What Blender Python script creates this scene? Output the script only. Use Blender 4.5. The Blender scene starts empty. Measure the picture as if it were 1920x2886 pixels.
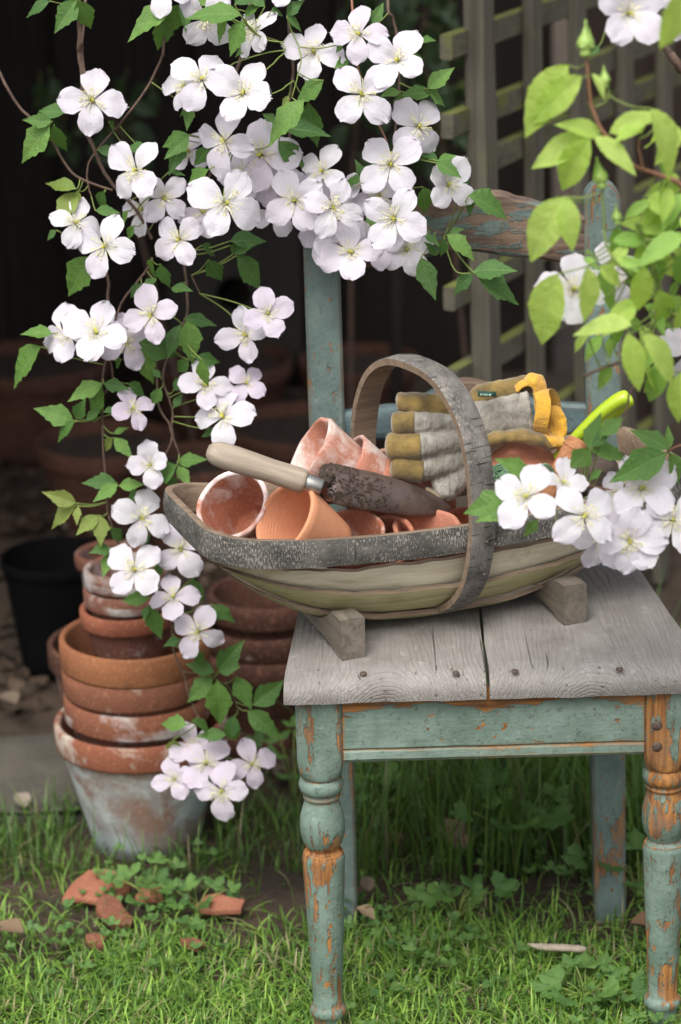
import bpy, bmesh, math, random
from mathutils import Vector, Matrix, noise as mnoise
random.seed(7)
R = math.radians
scene = bpy.context.scene
C = scene.collection

# ------------------------------------------------------------------ camera
CAM_H, F_PX, PITCH, ROLL = 1.6, 7900.0, R(18.5), R(1.6)
PW, PH = 1920.0, 2886.0
_fw = Vector((0, math.cos(PITCH), -math.sin(PITCH)))
_up0 = Vector((1, 0, 0)).cross(_fw)
RT = math.cos(ROLL) * Vector((1, 0, 0)) - math.sin(ROLL) * _up0
UP = math.sin(ROLL) * Vector((1, 0, 0)) + math.cos(ROLL) * _up0
FW = _fw
EYE = Vector((0, 0, CAM_H))
cd = bpy.data.cameras.new('camera')
cam = bpy.data.objects.new('camera', cd); C.objects.link(cam)
cd.sensor_fit = 'VERTICAL'; cd.sensor_height = 36.0
cd.lens = F_PX / PH * 36.0
cd.clip_start = 0.05; cd.clip_end = 500
cd.dof.use_dof = True; cd.dof.focus_distance = 3.12; cd.dof.aperture_fstop = 4.0
Mc = Matrix.Identity(4)
for i in range(3):
    Mc[i][0] = RT[i]; Mc[i][1] = UP[i]; Mc[i][2] = -FW[i]; Mc[i][3] = EYE[i]
cam.matrix_world = Mc
scene.camera = cam

# ------------------------------------------------------------------ sky, sun, exposure
SUN_EL, SUN_AZ = R(58), R(200)          # azimuth: direction towards the sun, clockwise from +Y
w = bpy.data.worlds.new('World'); scene.world = w; w.use_nodes = True
nt = w.node_tree; nt.nodes.clear()
sky = nt.nodes.new('ShaderNodeTexSky'); sky.sky_type = 'NISHITA'; sky.sun_disc = False
sky.sun_elevation = SUN_EL; sky.sun_rotation = SUN_AZ
sky.air_density = 1.0; sky.dust_density = 6.0; sky.ozone_density = 1.0
hs = nt.nodes.new('ShaderNodeHueSaturation'); hs.inputs['Saturation'].default_value = 0.35
bg = nt.nodes.new('ShaderNodeBackground'); bg.inputs[1].default_value = 0.145
wo = nt.nodes.new('ShaderNodeOutputWorld')
nt.links.new(sky.outputs[0], hs.inputs['Color']); nt.links.new(hs.outputs[0], bg.inputs[0]); nt.links.new(bg.outputs[0], wo.inputs[0])
sd = bpy.data.lights.new('sun', 'SUN'); sd.energy = 1.05; sd.angle = R(35); sd.color = (1.0, 0.97, 0.92)
sun = bpy.data.objects.new('sun', sd); C.objects.link(sun)
_sdir = Vector((math.sin(SUN_AZ) * math.cos(SUN_EL), math.cos(SUN_AZ) * math.cos(SUN_EL), math.sin(SUN_EL)))
sun.rotation_euler = _sdir.to_track_quat('Z', 'Y').to_euler(); sun.location = _sdir * 20
scene.view_settings.view_transform = 'Standard'; scene.view_settings.look = 'None'
scene.view_settings.gamma = 1.0; scene.view_settings.use_curve_mapping = False
scene.view_settings.exposure = 0.70

# ------------------------------------------------------------------ helpers
def ray(u, v):
    return FW + RT * ((u - PW / 2) / F_PX) - UP * ((v - PH / 2) / F_PX)
def at_z(u, v, z):
    d = ray(u, v); return EYE + d * ((z - EYE.z) / d.z)
def at_y(u, v, y):
    d = ray(u, v); return EYE + d * (y / d.y)
def vdir(a, b, c):                       # right, up, towards the viewer
    return (RT * a + UP * b - FW * c).normalized()
def rnd(a, b): return random.uniform(a, b)
def lerp(a, b, t): return a + (b - a) * t

WM = {}
class MB:
    def __init__(s): s.v = []; s.f = []; s.m = []; s.c = None
    def add(s, verts, faces, mi=0):
        o = len(s.v); s.v += [Vector(p) for p in verts]
        for f in faces: s.f.append(tuple(i + o for i in f)); s.m.append(mi)
        return o
    def grid(s, rows, mi=0, closeu=False, closev=False):
        nr, nc = len(rows), len(rows[0]); F = []
        for i in range(nr if closev else nr - 1):
            for j in range(nc if closeu else nc - 1):
                a = i * nc + j; b = i * nc + (j + 1) % nc
                c = ((i + 1) % nr) * nc + (j + 1) % nc; d = ((i + 1) % nr) * nc + j
                F.append((a, b, c, d))
        return s.add([p for r in rows for p in r], F, mi)
    def tube(s, pts, rad, n=8, mi=0, caps=True, flat=1.0, up=None):
        pts = [Vector(p) for p in pts]
        if not hasattr(rad, '__len__'): rad = [rad] * len(pts)
        prev = Vector(up) if up is not None else None
        rows = []
        for i, p in enumerate(pts):
            t = (pts[min(i + 1, len(pts) - 1)] - pts[max(i - 1, 0)])
            if t.length < 1e-9: t = Vector((0, 0, 1))
            t.normalize()
            if prev is None: prev = Vector((0, 0, 1)) if abs(t.z) < .9 else Vector((1, 0, 0))
            a = prev - t * prev.dot(t)
            if a.length < 1e-6: a = t.orthogonal()
            a.normalize(); prev = a; b = t.cross(a)
            rows.append([p + (a * math.cos(k * 2 * math.pi / n) * flat + b * math.sin(k * 2 * math.pi / n)) * rad[i] for k in range(n)])
        o = s.grid(rows, mi, closeu=True)
        if caps:
            s.f.append(tuple(o + k for k in range(n))[::-1]); s.m.append(mi)
            e = o + (len(rows) - 1) * n
            s.f.append(tuple(e + k for k in range(n))); s.m.append(mi)
    def lathe(s, prof, n=32, mi=0, wob=0, seed=0, mis=None):
        rows = []
        for i, (r, z) in enumerate(prof):
            row = []
            for k in range(n):
                a = k * 2 * math.pi / n
                q = r * (1 + wob * mnoise.noise(Vector((math.cos(a) * 1.3 + seed * 7.1, math.sin(a) * 1.3, z * 9))))
                row.append(Vector((q * math.cos(a), q * math.sin(a), z)))
            rows.append(row)
        if mis is None: s.grid(rows, mi, closeu=True)
        else:
            o = s.grid(rows, mi, closeu=True); base = len(s.m) - (len(rows) - 1) * n
            for i in range(len(rows) - 1):
                for k in range(n): s.m[base + i * n + k] = mis[i]
    def box(s, lo, hi, bev=0.0, mi=0, jit=0.0):
        bm = bmesh.new(); bmesh.ops.create_cube(bm, size=1)
        lo, hi = Vector(lo), Vector(hi)
        for v in bm.verts: v.co = Vector([lerp(lo[k], hi[k], v.co[k] + .5) for k in range(3)])
        if bev > 0: bmesh.ops.bevel(bm, geom=bm.edges[:], offset=bev, segments=2, affect='EDGES', profile=.6)
        bm.verts.index_update()
        s.add([v.co + Vector((rnd(-jit, jit), rnd(-jit, jit), rnd(-jit, jit))) for v in bm.verts], [[v.index for v in f.verts] for f in bm.faces], mi)
        bm.free()
    def xf(s, M):
        s.v = [M @ p for p in s.v]; return s
    def mesh(s, name, mats=(), smooth=True, cols=None):
        me = bpy.data.meshes.new(name)
        me.from_pydata([tuple(p) for p in s.v], [], s.f)
        for m in mats: me.materials.append(m)
        if len(mats) > 1: me.polygons.foreach_set('material_index', s.m)
        if smooth: me.polygons.foreach_set('use_smooth', [True] * len(me.polygons))
        if cols is not None:
            at = me.color_attributes.new('col', 'FLOAT_COLOR', 'POINT')
            at.data.foreach_set('color', [x for c in cols for x in (c[0], c[1], c[2], 1.0)])
        me.update()
        return me

def link(name, data, parent=None, M=None):
    """M is the wanted WORLD matrix."""
    o = bpy.data.objects.new(name, data); C.objects.link(o)
    M = M if M is not None else (WM[parent.name].copy() if parent else Matrix.Identity(4))
    WM[o.name] = M.copy()
    if parent:
        o.parent = parent; o.matrix_basis = WM[parent.name].inverted() @ M
    else: o.matrix_basis = M
    return o
def thing(name, label, cat, loc=(0, 0, 0), rz=0, group=None):
    o = link(name, None, None, Matrix.Translation(Vector(loc)) @ Matrix.Rotation(rz, 4, 'Z'))
    o.empty_display_size = .02
    return tag(o, label, cat, group)
def tag(o, label=None, cat=None, group=None, kind=None):
    if label: o['label'] = label
    if cat: o['category'] = cat
    if group: o['group'] = group
    if kind: o['kind'] = kind
    return o
def set_pc(o, vals):
    at = o.data.attributes.new('pc', 'FLOAT_VECTOR', 'POINT'); at.data.foreach_set('vector', [x for q in vals for x in (q[0], q[1], 0.0)])
def part(name, mb, mats, parent, smooth=True, M=None, cols=None, label=None, auto=None):
    """vertices of mb are in the parent's local space"""
    if not isinstance(mats, (list, tuple)): mats = [mats]
    o = link(name, mb.mesh(name, mats, smooth, cols), parent, M)
    if auto:
        ef = o.modifiers.new('split', 'EDGE_SPLIT'); ef.split_angle = R(auto)
    if label: o['label'] = label
    return o
def frame(o, y, z):
    """matrix with local +Y along y, +Z near z at o"""
    y = y.normalized(); x = y.cross(z)
    if x.length < 1e-5: x = y.orthogonal()
    x.normalize(); z = x.cross(y)
    M = Matrix.Identity(4)
    for i in range(3): M[i][0] = x[i]; M[i][1] = y[i]; M[i][2] = z[i]; M[i][3] = o[i]
    return M
def zframe(o, z, spin=0):
    z = z.normalized(); x = Vector((0, 0, 1)).cross(z)
    if x.length < 1e-4: x = Vector((1, 0, 0))
    x.normalize(); y = z.cross(x)
    M = Matrix.Identity(4)
    for i in range(3): M[i][0] = x[i]; M[i][1] = y[i]; M[i][2] = z[i]; M[i][3] = o[i]
    return M @ Matrix.Rotation(spin, 4, 'Z')
def catmull(P, n=6):
    P = [Vector(p) for p in P]; out = []
    for i in range(len(P) - 1):
        a = P[max(i - 1, 0)]; b = P[i]; c = P[i + 1]; d = P[min(i + 2, len(P) - 1)]
        for k in range(n):
            t = k / n
            out.append(.5 * ((2 * b) + (c - a) * t + (2 * a - 5 * b + 4 * c - d) * t * t + (3 * b - a - 3 * c + d) * t ** 3))
    out.append(P[-1]); return out

# ------------------------------------------------------------------ materials
def srgb(r, g, b):
    f = lambda c: (c / 255 / 12.92) if c / 255 <= .04045 else ((c / 255 + .055) / 1.055) ** 2.4
    return (f(r), f(g), f(b), 1)
class Mt:
    def __init__(s, name):
        s.m = bpy.data.materials.new(name); s.m.use_nodes = True
        s.t = s.m.node_tree; s.t.nodes.clear()
        s.out = s.t.nodes.new('ShaderNodeOutputMaterial')
    def n(s, typ, **kw):
        x = s.t.nodes.new('ShaderNode' + typ)
        for k, v in kw.items():
            if k.startswith('i_'):
                k2 = k[2:]; k2 = int(k2) if k2.isdigit() else k2.replace('_', ' ')
                s.set(x.inputs[k2], v)
            else: setattr(x, k, v)
        return x
    def set(s, inp, v):
        if hasattr(v, 'is_linked') or hasattr(v, 'links'): s.t.links.new(v, inp)
        else:
            try: inp.default_value = v
            except Exception: inp.default_value = tuple(v)[:3]
    def obj(s, rand=True, scale=(1, 1, 1), src='Object'):
        tc = s.n('TexCoord').outputs[src]
        if rand:
            oi = s.n('ObjectInfo').outputs['Random']
            mu = s.math('MULTIPLY', oi, 37.0)
            ad = s.n('VectorMath', operation='ADD'); s.set(ad.inputs[0], tc); s.set(ad.inputs[1], mu)
            tc = ad.outputs[0]
        if scale != (1, 1, 1): tc = s.map(tc, scale)
        return tc
    def map(s, v, scale, loc=(0, 0, 0), rot=(0, 0, 0)):
        return s.n('Mapping', i_Vector=v, i_Scale=scale, i_Location=loc, i_Rotation=rot).outputs[0]
    def noise(s, v, scale, det=4, rough=.55, dist=0):
        return s.n('TexNoise', i_Vector=v, i_Scale=scale, i_Detail=det, i_Roughness=rough, i_Distortion=dist).outputs[0]
    def vor(s, v, scale, feat='F1', out='Distance'):
        return s.n('TexVoronoi', i_Vector=v, i_Scale=scale, feature=feat).outputs[out]
    def math(s, op, a, b=None, clamp=False):
        x = s.n('Math', operation=op, use_clamp=clamp); s.set(x.inputs[0], a)
        if b is not None: s.set(x.inputs[1], b)
        return x.outputs[0]
    def ramp(s, f, *st, interp='LINEAR'):
        x = s.n('ValToRGB', i_Fac=f); cr = x.color_ramp; cr.interpolation = interp
        while len(cr.elements) < len(st): cr.elements.new(.5)
        for e, (p, c) in zip(cr.elements, st):
            e.position = p; e.color = (c, c, c, 1) if not hasattr(c, '__len__') else (tuple(c) + (1,))[:4]
        return x.outputs[0]
    def step(s, f, a, b):                 # 0 below a, 1 above b
        x = s.n('MapRange', i_Value=f); x.inputs[1].default_value = a; x.inputs[2].default_value = b
        return x.outputs[0]
    def mix(s, f, a, b, mode='MIX'):
        x = s.n('Mix', data_type='RGBA', blend_type=mode)
        s.set(x.inputs[0], f); s.set(x.inputs[6], a); s.set(x.inputs[7], b); return x.outputs[2]
    def sep(s, v): return s.n('SeparateXYZ', i_0=v).outputs
    def done(s, col, rough=.7, bump=None, bs=.4, bd=.004, spec=.4, trans=0, tcol=None, metal=0, sheen=0, coat=0):
        b = s.n('BsdfPrincipled'); s.set(b.inputs['Base Color'], col); s.set(b.inputs['Roughness'], rough)
        b.inputs['Specular IOR Level'].default_value = spec; s.set(b.inputs['Metallic'], metal)
        if sheen: b.inputs['Sheen Weight'].default_value = sheen
        if coat: b.inputs['Coat Weight'].default_value = coat; b.inputs['Coat Roughness'].default_value = .25
        if bump is not None:
            bp = s.n('Bump', i_Height=bump, i_Strength=bs, i_Distance=bd)
            s.t.links.new(bp.outputs[0], b.inputs['Normal'])
        sh = b.outputs[0]
        if trans:
            tr = s.n('BsdfTranslucent'); s.set(tr.inputs[0], tcol if tcol is not None else col)
            mx = s.n('MixShader'); mx.inputs[0].default_value = trans
            s.t.links.new(sh, mx.inputs[1]); s.t.links.new(tr.outputs[0], mx.inputs[2]); sh = mx.outputs[0]
        s.t.links.new(sh, s.out.inputs[0]); return s.m

def m_paint(name, wear=.0, topw=0.0, botw=0.0, wood=(172, 120, 66), p1=(100, 119, 107), p2=(123, 142, 131), grey=0.0, grainax='Z'):
    s = Mt(name); v = s.obj()
    st = {'Z': (1, 1, .16), 'X': (.16, 1, 1), 'Y': (1, .16, 1)}[grainax]
    gv = s.map(v, st)
    big = s.noise(v, 14, 5, .6); fine = s.noise(gv, 95, 4, .6); mid = s.noise(gv, 38, 5, .65, .3)
    val = s.math('ADD', s.math('MULTIPLY', big, .35), s.math('ADD', s.math('MULTIPLY', fine, .25), s.math('MULTIPLY', mid, .4)))
    bv = s.n('Bevel', samples=6); bv.inputs[0].default_value = .006
    geo = s.n('NewGeometry')
    dt = s.n('VectorMath', operation='DOT_PRODUCT'); s.set(dt.inputs[0], bv.outputs[0]); s.set(dt.inputs[1], geo.outputs['Normal'])
    edge = s.math('SUBTRACT', 1.0, dt.outputs['Value'])
    val = s.math('ADD', val, s.math('MULTIPLY', edge, .85))
    if topw or botw:
        g = s.sep(s.n('TexCoord').outputs['Generated'])[2]
        if topw: val = s.math('ADD', val, s.math('MULTIPLY', s.step(g, .62, 1.0), topw))
        if botw: val = s.math('ADD', val, s.math('MULTIPLY', s.step(g, .38, 0.0), botw))
    th = .62 - wear
    mask = s.step(val, th, th + .012)
    fl1 = s.noise(s.map(v, {'Z': (1, 1, .45), 'X': (.45, 1, 1), 'Y': (1, .45, 1)}[grainax]), 150, 3, .55, .4); fl2 = s.noise(v, 24, 4, .6)
    small = s.step(s.math('ADD', fl1, s.math('MULTIPLY', s.math('SUBTRACT', fl2, .5), .55)), .70 - wear * .4, .715 - wear * .4)
    mask = s.math('MAXIMUM', mask, small)
    pc = s.mix(s.step(s.noise(v, 30, 5), .35, .65), srgb(*p1), srgb(*p2))
    pc = s.mix(s.math('MULTIPLY', s.step(s.noise(v, 9, 4), .5, .75), .45), pc, srgb(74, 92, 76))
    dirt = s.step(s.noise(v, 160, 4, .7), .56, .7)
    pc = s.mix(s.math('MULTIPLY', dirt, .65), pc, srgb(68, 74, 64))
    light = s.step(s.noise(v, 120, 3, .6), .64, .74)
    pc = s.mix(s.math('MULTIPLY', light, .4), pc, srgb(140, 158, 150))
    gr = s.noise(s.map(v, {'Z': (1, 1, .05), 'X': (.05, 1, 1), 'Y': (1, .05, 1)}[grainax]), 170, 4, .6)
    w1 = srgb(*wood); w2 = srgb(wood[0] * .62, wood[1] * .58, wood[2] * .62)
    wc = s.mix(s.step(gr, .35, .65), w1, w2)
    wc = s.mix(s.math('MULTIPLY', s.step(s.noise(v, 22, 4), .45, .62), .6 + grey * .4), wc, srgb(118, 100, 84))
    col = s.mix(mask, pc, wc)
    rimm = s.math('SUBTRACT', s.step(val, th - .02, th), mask, True)
    col = s.mix(s.math('MULTIPLY', rimm, .35), col, srgb(60, 74, 66))
    h = s.math('ADD', s.math('MULTIPLY', mask, -1.0), s.math('ADD', s.math('MULTIPLY', s.noise(v, 210, 4, .6), .7), s.math('MULTIPLY', gr, .5)))
    return s.done(col, s.math('ADD', .55, s.math('MULTIPLY', mask, .25)), h, .6, .0024, .35)

def m_grain(name, c1, c2, c3, ax='Y', scale=150, rough=.8, stretch=.03, spots=.3, spotc=(70, 62, 58), bs=.5, moss=0, dist=.6):
    s = Mt(name); v = s.obj()
    st = {'Z': (1, 1, stretch), 'X': (stretch, 1, 1), 'Y': (1, stretch, 1)}[ax]
    st2 = {'Z': (1, 1, stretch * 6), 'X': (stretch * 6, 1, 1), 'Y': (1, stretch * 6, 1)}[ax]
    g = s.noise(s.map(v, st), scale, 6, .7, dist); b = s.noise(s.map(v, st2), scale * .09, 5, .6, .8)
    col = s.mix(s.step(b, .3, .7), srgb(*c1), srgb(*c2))
    col = s.mix(s.step(g, .42, .72), col, srgb(*c3))
    sp = s.step(s.noise(v, 26, 5, .65), .55, .8)
    col = s.mix(s.math('MULTIPLY', sp, spots), col, srgb(*spotc))
    if moss:
        z = s.sep(s.n('NewGeometry').outputs['Normal'])[2]
        mk = s.math('MULTIPLY', s.step(s.math('ADD', s.noise(v, 18, 4), s.math('MULTIPLY', z, .25)), .55, .72), moss)
        col = s.mix(mk, col, srgb(104, 110, 56))
    h = s.math('ADD', g, s.math('MULTIPLY', s.noise(v, 300, 3), .4))
    return s.done(col, rough, h, bs, .0015, .3)

def m_bark(name, kind, dark=(66, 65, 62), mid=(106, 104, 99), fleck=(176, 171, 161)):
    """uses the point attribute pc = (metres along the strip, metres across it)"""
    s = Mt(name); v = s.n('Attribute', attribute_name='pc').outputs['Vector']; ob = s.obj()
    b = s.noise(s.map(v, (1, 1.5, 1)), 32, 5, .6)
    col = s.mix(s.step(b, .34, .66), srgb(*dark), srgb(*mid))
    if kind == 'rim':
        f = s.noise(s.map(v, (1, .35, 1)), 620, 4, .65); pt = s.noise(v, 22, 4, .6)
        fl = s.math('MULTIPLY', s.step(s.math('ADD', f, s.math('MULTIPLY', s.math('SUBTRACT', pt, .5), .35)), .53, .64), .8)
        ck = s.step(s.noise(s.map(v, (1, .07, 1)), 260, 3, .6, .3), .66, .72)
        h = s.math('ADD', f, s.math('MULTIPLY', b, .5))
    else:
        f = s.noise(s.map(v, (.22, 1, 1)), 900, 4, .65); pt = s.noise(v, 40, 3, .6)
        fl = s.math('MULTIPLY', s.step(s.math('ADD', f, s.math('MULTIPLY', s.math('SUBTRACT', pt, .5), .3)), .54, .66), .6)
        ck = s.step(s.noise(s.map(v, (1, .09, 1)), 330, 4, .6, .5), .60, .65)
        h = s.math('SUBTRACT', s.math('ADD', s.math('MULTIPLY', f, .7), s.math('MULTIPLY', b, .4)), s.math('MULTIPLY', ck, .9))
    col = s.mix(fl, col, srgb(*fleck))
    col = s.mix(s.math('MULTIPLY', ck, .75), col, srgb(40, 36, 33))
    moss = s.math('MULTIPLY', s.step(s.noise(ob, 15, 3), .55, .75), .3)
    col = s.mix(moss, col, srgb(78, 80, 58))
    return s.done(col, .85, h, .8, .0022, .2)

def m_terra(name, base=(196, 112, 76), base2=(168, 88, 58), lime=.35, dirt=.25, limec=(214, 208, 202), rings=0, scale=1.0, band=None, tint=None):
    mute = lambda c: tuple(lerp(q, sum(c) / 3, .16) * .93 for q in c)
    base, base2 = mute(base), mute(base2)
    s = Mt(name); v = s.obj()
    n1 = s.noise(v, 11 * scale, 5, .6, .4); n2 = s.noise(v, 40 * scale, 5, .65); n3 = s.noise(v, 260, 3, .6)
    col = s.mix(s.step(n1, .35, .65), srgb(*base), srgb(*base2))
    col = s.mix(s.math('MULTIPLY', s.step(n3, .55, .75), .3), col, srgb(226, 170, 138))
    lv = s.math('ADD', s.math('MULTIPLY', n1, .6), s.math('MULTIPLY', s.noise(v, 30 * scale, 6, .7, .5), .4))
    if band:
        z = s.sep(s.n('TexCoord').outputs['Generated'])[2]
        a, b, k = band
        bm_ = s.math('MULTIPLY', s.math('MULTIPLY', s.step(z, a - .04, a + .04), s.step(z, b + .06, b - .02)), k)
        lv = s.math('ADD', lv, s.math('MULTIPLY', bm_, s.math('MULTIPLY', s.step(s.noise(v, 9, 3), .35, .7), 2.0)))
    lm = s.math('MULTIPLY', s.step(lv, .66 - lime * .35, .78 - lime * .35), .9)
    col = s.mix(lm, col, srgb(*limec))
    if tint: col = s.mix(s.math('MULTIPLY', s.step(s.noise(v, 8, 4), .42, .66), .55), col, srgb(*tint))
    dm = s.math('MULTIPLY', s.step(s.math('ADD', s.math('MULTIPLY', n2, .5), s.math('MULTIPLY', s.noise(v, 17 * scale, 4), .5)), .56, .7), dirt)
    col = s.mix(dm, col, srgb(62, 46, 38))
    h = s.math('ADD', s.math('MULTIPLY', n3, .6), s.math('ADD', s.math('MULTIPLY', n2, .7), s.math('MULTIPLY', lm, .4)))
    if rings:
        zz = s.sep(s.n('TexCoord').outputs['Object'])[2]
        wv = s.math('SINE', s.math('MULTIPLY', s.math('ADD', zz, s.math('MULTIPLY', s.noise(v, 16, 3), .016)), 1500.0))
        wv = s.math('MULTIPLY', wv, s.step(s.noise(v, 45, 3), .35, .7))
        h = s.math('ADD', h, s.math('MULTIPLY', wv, rings * .35))
    return s.done(col, .85, h, .5, .0016, .2)

def m_leaf(name, c1, c2, vein=(150, 180, 110), trans=.35, rough=.42, tc=(120, 170, 40), nv=7.0):
    s = Mt(name); p = s.sep(s.n('TexCoord').outputs['Object']); ri = s.n('ObjectInfo').outputs['Random']
    ax = s.math('ABSOLUTE', p[0])
    ph = s.math('FRACT', s.math('MULTIPLY', s.math('SUBTRACT', p[1], s.math('MULTIPLY', ax, 1.1)), nv))
    d = s.math('ABSOLUTE', s.math('SUBTRACT', ph, .5))
    vm = s.math('MAXIMUM', s.step(d, .07, .02), s.step(ax, .016, .006))
    col = s.mix(ri, srgb(*c1), srgb(*c2))
    col = s.mix(s.math('MULTIPLY', s.step(s.noise(s.obj(), 5, 4), .4, .7), .35), col, srgb(c1[0] * .75, c1[1] * .78, c1[2] * .7))
    col = s.mix(s.math('MULTIPLY', vm, .28), col, srgb(*vein))
    h = s.math('ADD', s.math('MULTIPLY', vm, -1.0), s.math('MULTIPLY', s.noise(s.obj(), 25, 3), .5))
    return s.done(col, rough, h, .35, .02, .45, trans, s.mix(.6, col, srgb(*tc)))

def m_plain(name, c, c2=None, rough=.6, scale=40, bump=.3, bd=.002, **kw):
    s = Mt(name); v = s.obj(); n = s.noise(v, scale, 5, .6)
    col = s.mix(s.step(n, .35, .65), srgb(*c), srgb(*(c2 or [x * .8 for x in c])))
    return s.done(col, rough, s.noise(v, scale * 5, 4, .6), bump, bd, **kw)

MT = {}
MT['paint_leg'] = m_paint('paint_leg', .085)
MT['paint_legR'] = m_paint('paint_leg_worn', .115)
MT['paint_apron'] = m_paint('paint_apron', .0, topw=.2, botw=.05, grainax='X')
MT['paint_back'] = m_paint('paint_stile', .05, wood=(150, 112, 76), p1=(86, 103, 99), p2=(104, 121, 116), grey=.6)
MT['paint_crest'] = m_paint('paint_crest', .135, wood=(112, 95, 82), p1=(84, 98, 94), p2=(100, 114, 110), grey=1, grainax='X')
MT['paint_low'] = m_paint('paint_low_rail', .03, topw=.22, wood=(128, 108, 92), p1=(80, 97, 100), p2=(96, 114, 117), grey=1, grainax='X')
s = Mt('weathered_plank'); v = s.obj(False); x, y, z = s.sep(v)
sd_ = s.math('SUBTRACT', s.math('ABSOLUTE', s.math('ADD', x, .004)), .115)
wob = s.math('MULTIPLY', s.math('SUBTRACT', s.noise(s.map(v, (1, .10, 1)), 24, 4, .6), .5), .040)
sx = s.math('ADD', sd_, wob); sz = s.math('ADD', s.math('SUBTRACT', z, .40), s.math('MULTIPLY', y, .06))
rad = s.math('SQRT', s.math('ADD', s.math('MULTIPLY', sx, sx), s.math('MULTIPLY', sz, sz)))
ring = s.math('SINE', s.math('MULTIPLY', rad, 1500.0)); rg = s.step(ring, .1, .95)
g = s.noise(s.map(v, (1, .02, 1)), 420, 4, .7); g2 = s.noise(s.map(v, (1, .012, 1)), 160, 3, .6)
col = s.mix(s.step(s.noise(s.map(v, (1, .25, 1)), 16, 5, .6), .3, .7), srgb(150, 146, 141), srgb(120, 116, 111))
col = s.mix(s.math('MULTIPLY', rg, .15), col, srgb(104, 98, 94))
col = s.mix(s.math('MULTIPLY', s.step(g, .5, .7), .5), col, srgb(104, 96, 92))
crack = s.step(g2, .665, .70); col = s.mix(s.math('MULTIPLY', crack, .8), col, srgb(58, 52, 48))
col = s.mix(s.math('MULTIPLY', s.step(s.noise(v, 60, 5, .7), .58, .72), .5), col, srgb(176, 172, 168))
col = s.mix(s.math('MULTIPLY', s.step(s.noise(v, 12, 4, .6), .5, .72), .45), col, srgb(92, 82, 78))
hole = s.step(s.vor(v, 34), .055, .03); col = s.mix(s.math('MULTIPLY', hole, s.step(s.noise(v, 21, 2), .5, .55)), col, srgb(44, 38, 34))
hh_ = s.math('SUBTRACT', s.math('ADD', g, s.math('MULTIPLY', s.noise(v, 320, 3), .4)), s.math('ADD', s.math('MULTIPLY', rg, .5), crack))
MT['seat'] = s.done(col, .62, hh_, .6, .0018, .4)
MT['nail'] = m_plain('rusty_nail', (96, 82, 72), (70, 58, 50), .6, 300)
MT['bark'] = m_bark('ash_bark', 'rim')
MT['bark_h'] = m_bark('ash_bark_handle', 'hoop', dark=(78, 75, 72), mid=(126, 122, 117))
MT['splitwood'] = m_grain('split_ash_wood', (150, 132, 112), (124, 106, 88), (98, 82, 68), 'X', 130, .75, .08, .3)
MT['willow'] = m_grain('willow_board', (226, 220, 200), (204, 196, 170), (168, 156, 128), 'X', 60, .6, .03, .65, (112, 98, 74), .3)
MT['willow_g'] = m_grain('willow_board_green', (184, 178, 136), (164, 158, 116), (136, 128, 96), 'X', 60, .6, .03, .4, (88, 92, 50), .25)
MT['willow_in'] = m_grain('willow_board_grey', (166, 156, 142), (140, 130, 116), (118, 108, 96), 'X', 70, .7, .03, .4, (96, 88, 78), .25)
MT['footwood'] = m_grain('trug_foot_wood', (122, 114, 102), (102, 94, 84), (82, 74, 66), 'Y', 90, .75, .06, .4)
MT['handlewood'] = m_grain('trowel_handle_wood', (180, 168, 152), (160, 147, 131), (132, 119, 104), 'Y', 110, .6, .05, .5, (116, 100, 86), .35)
MT['steel'] = m_plain('galvanised_steel', (170, 170, 166), (140, 140, 138), .35, 60, .2, metal=.8)
s = Mt('rusty_blade'); v = s.obj(); n = s.noise(v, 28, 5, .65)
col = s.mix(s.step(n, .35, .65), srgb(108, 94, 90), srgb(74, 62, 58)); col = s.mix(s.math('MULTIPLY', s.step(s.noise(v, 60, 5, .7), .55, .62), .8), col, srgb(104, 86, 72))
MT['blade'] = s.done(col, .42, s.noise(v, 120, 5, .7), .5, .002, .5, metal=.35)
MT['soil'] = m_plain('dark_soil', (70, 56, 46), (44, 36, 30), .95, 60, 1.0, .006)
MT['clod'] = m_plain('dried_soil', (108, 92, 78), (74, 60, 50), .95, 220, 1.0, .006)
s = Mt('grey_leather'); v = s.obj(); n = s.noise(v, 20, 5, .65); wr = s.noise(s.map(v, (1, .35, .22)), 170, 3, .6, .6)
col = s.mix(s.step(n, .32, .68), srgb(172, 168, 158), srgb(120, 115, 106)); col = s.mix(s.math('MULTIPLY', s.step(wr, .56, .68), .45), col, srgb(98, 92, 84))
col = s.mix(s.math('MULTIPLY', s.step(s.noise(v, 46, 4, .6), .55, .7), .35), col, srgb(112, 102, 84))
MT['leather'] = s.done(col, .72, s.math('SUBTRACT', s.math('MULTIPLY', s.noise(v, 300, 3), .25), wr), .9, .004, .3, sheen=.2)
MT['suede'] = m_plain('ochre_suede', (140, 117, 64), (94, 79, 48), .95, 40, .6, .002, sheen=.4)
MT['yellow'] = m_plain('yellow_cotton', (226, 172, 52), (178, 134, 58), .95, 30, .9, .003, sheen=.3)
MT['labelgreen'] = m_plain('green_label', (30, 68, 56), (26, 58, 48), .7, 200)
MT['labeltext'] = m_plain('label_thread', (150, 176, 160), (140, 166, 150), .8, 200)
MT['lime'] = m_plain('lime_plastic', (176, 202, 46), (158, 186, 44), .32, 14, .05, .001, coat=.3)
MT['twine'] = m_plain('green_twine', (120, 152, 118), (88, 122, 92), .95, 400, .8, .001)
MT['cork'] = m_plain('brown_wood_grip', (178, 126, 88), (146, 96, 62), .8, 160, .6, .001)
MT['leaf'] = m_leaf('clematis_leaf', (82, 124, 58), (116, 156, 74))
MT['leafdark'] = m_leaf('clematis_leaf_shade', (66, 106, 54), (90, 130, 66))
MT['leafyoung'] = m_leaf('clematis_leaf_young', (124, 150, 70), (148, 158, 84), tc=(180, 190, 60))
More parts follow.
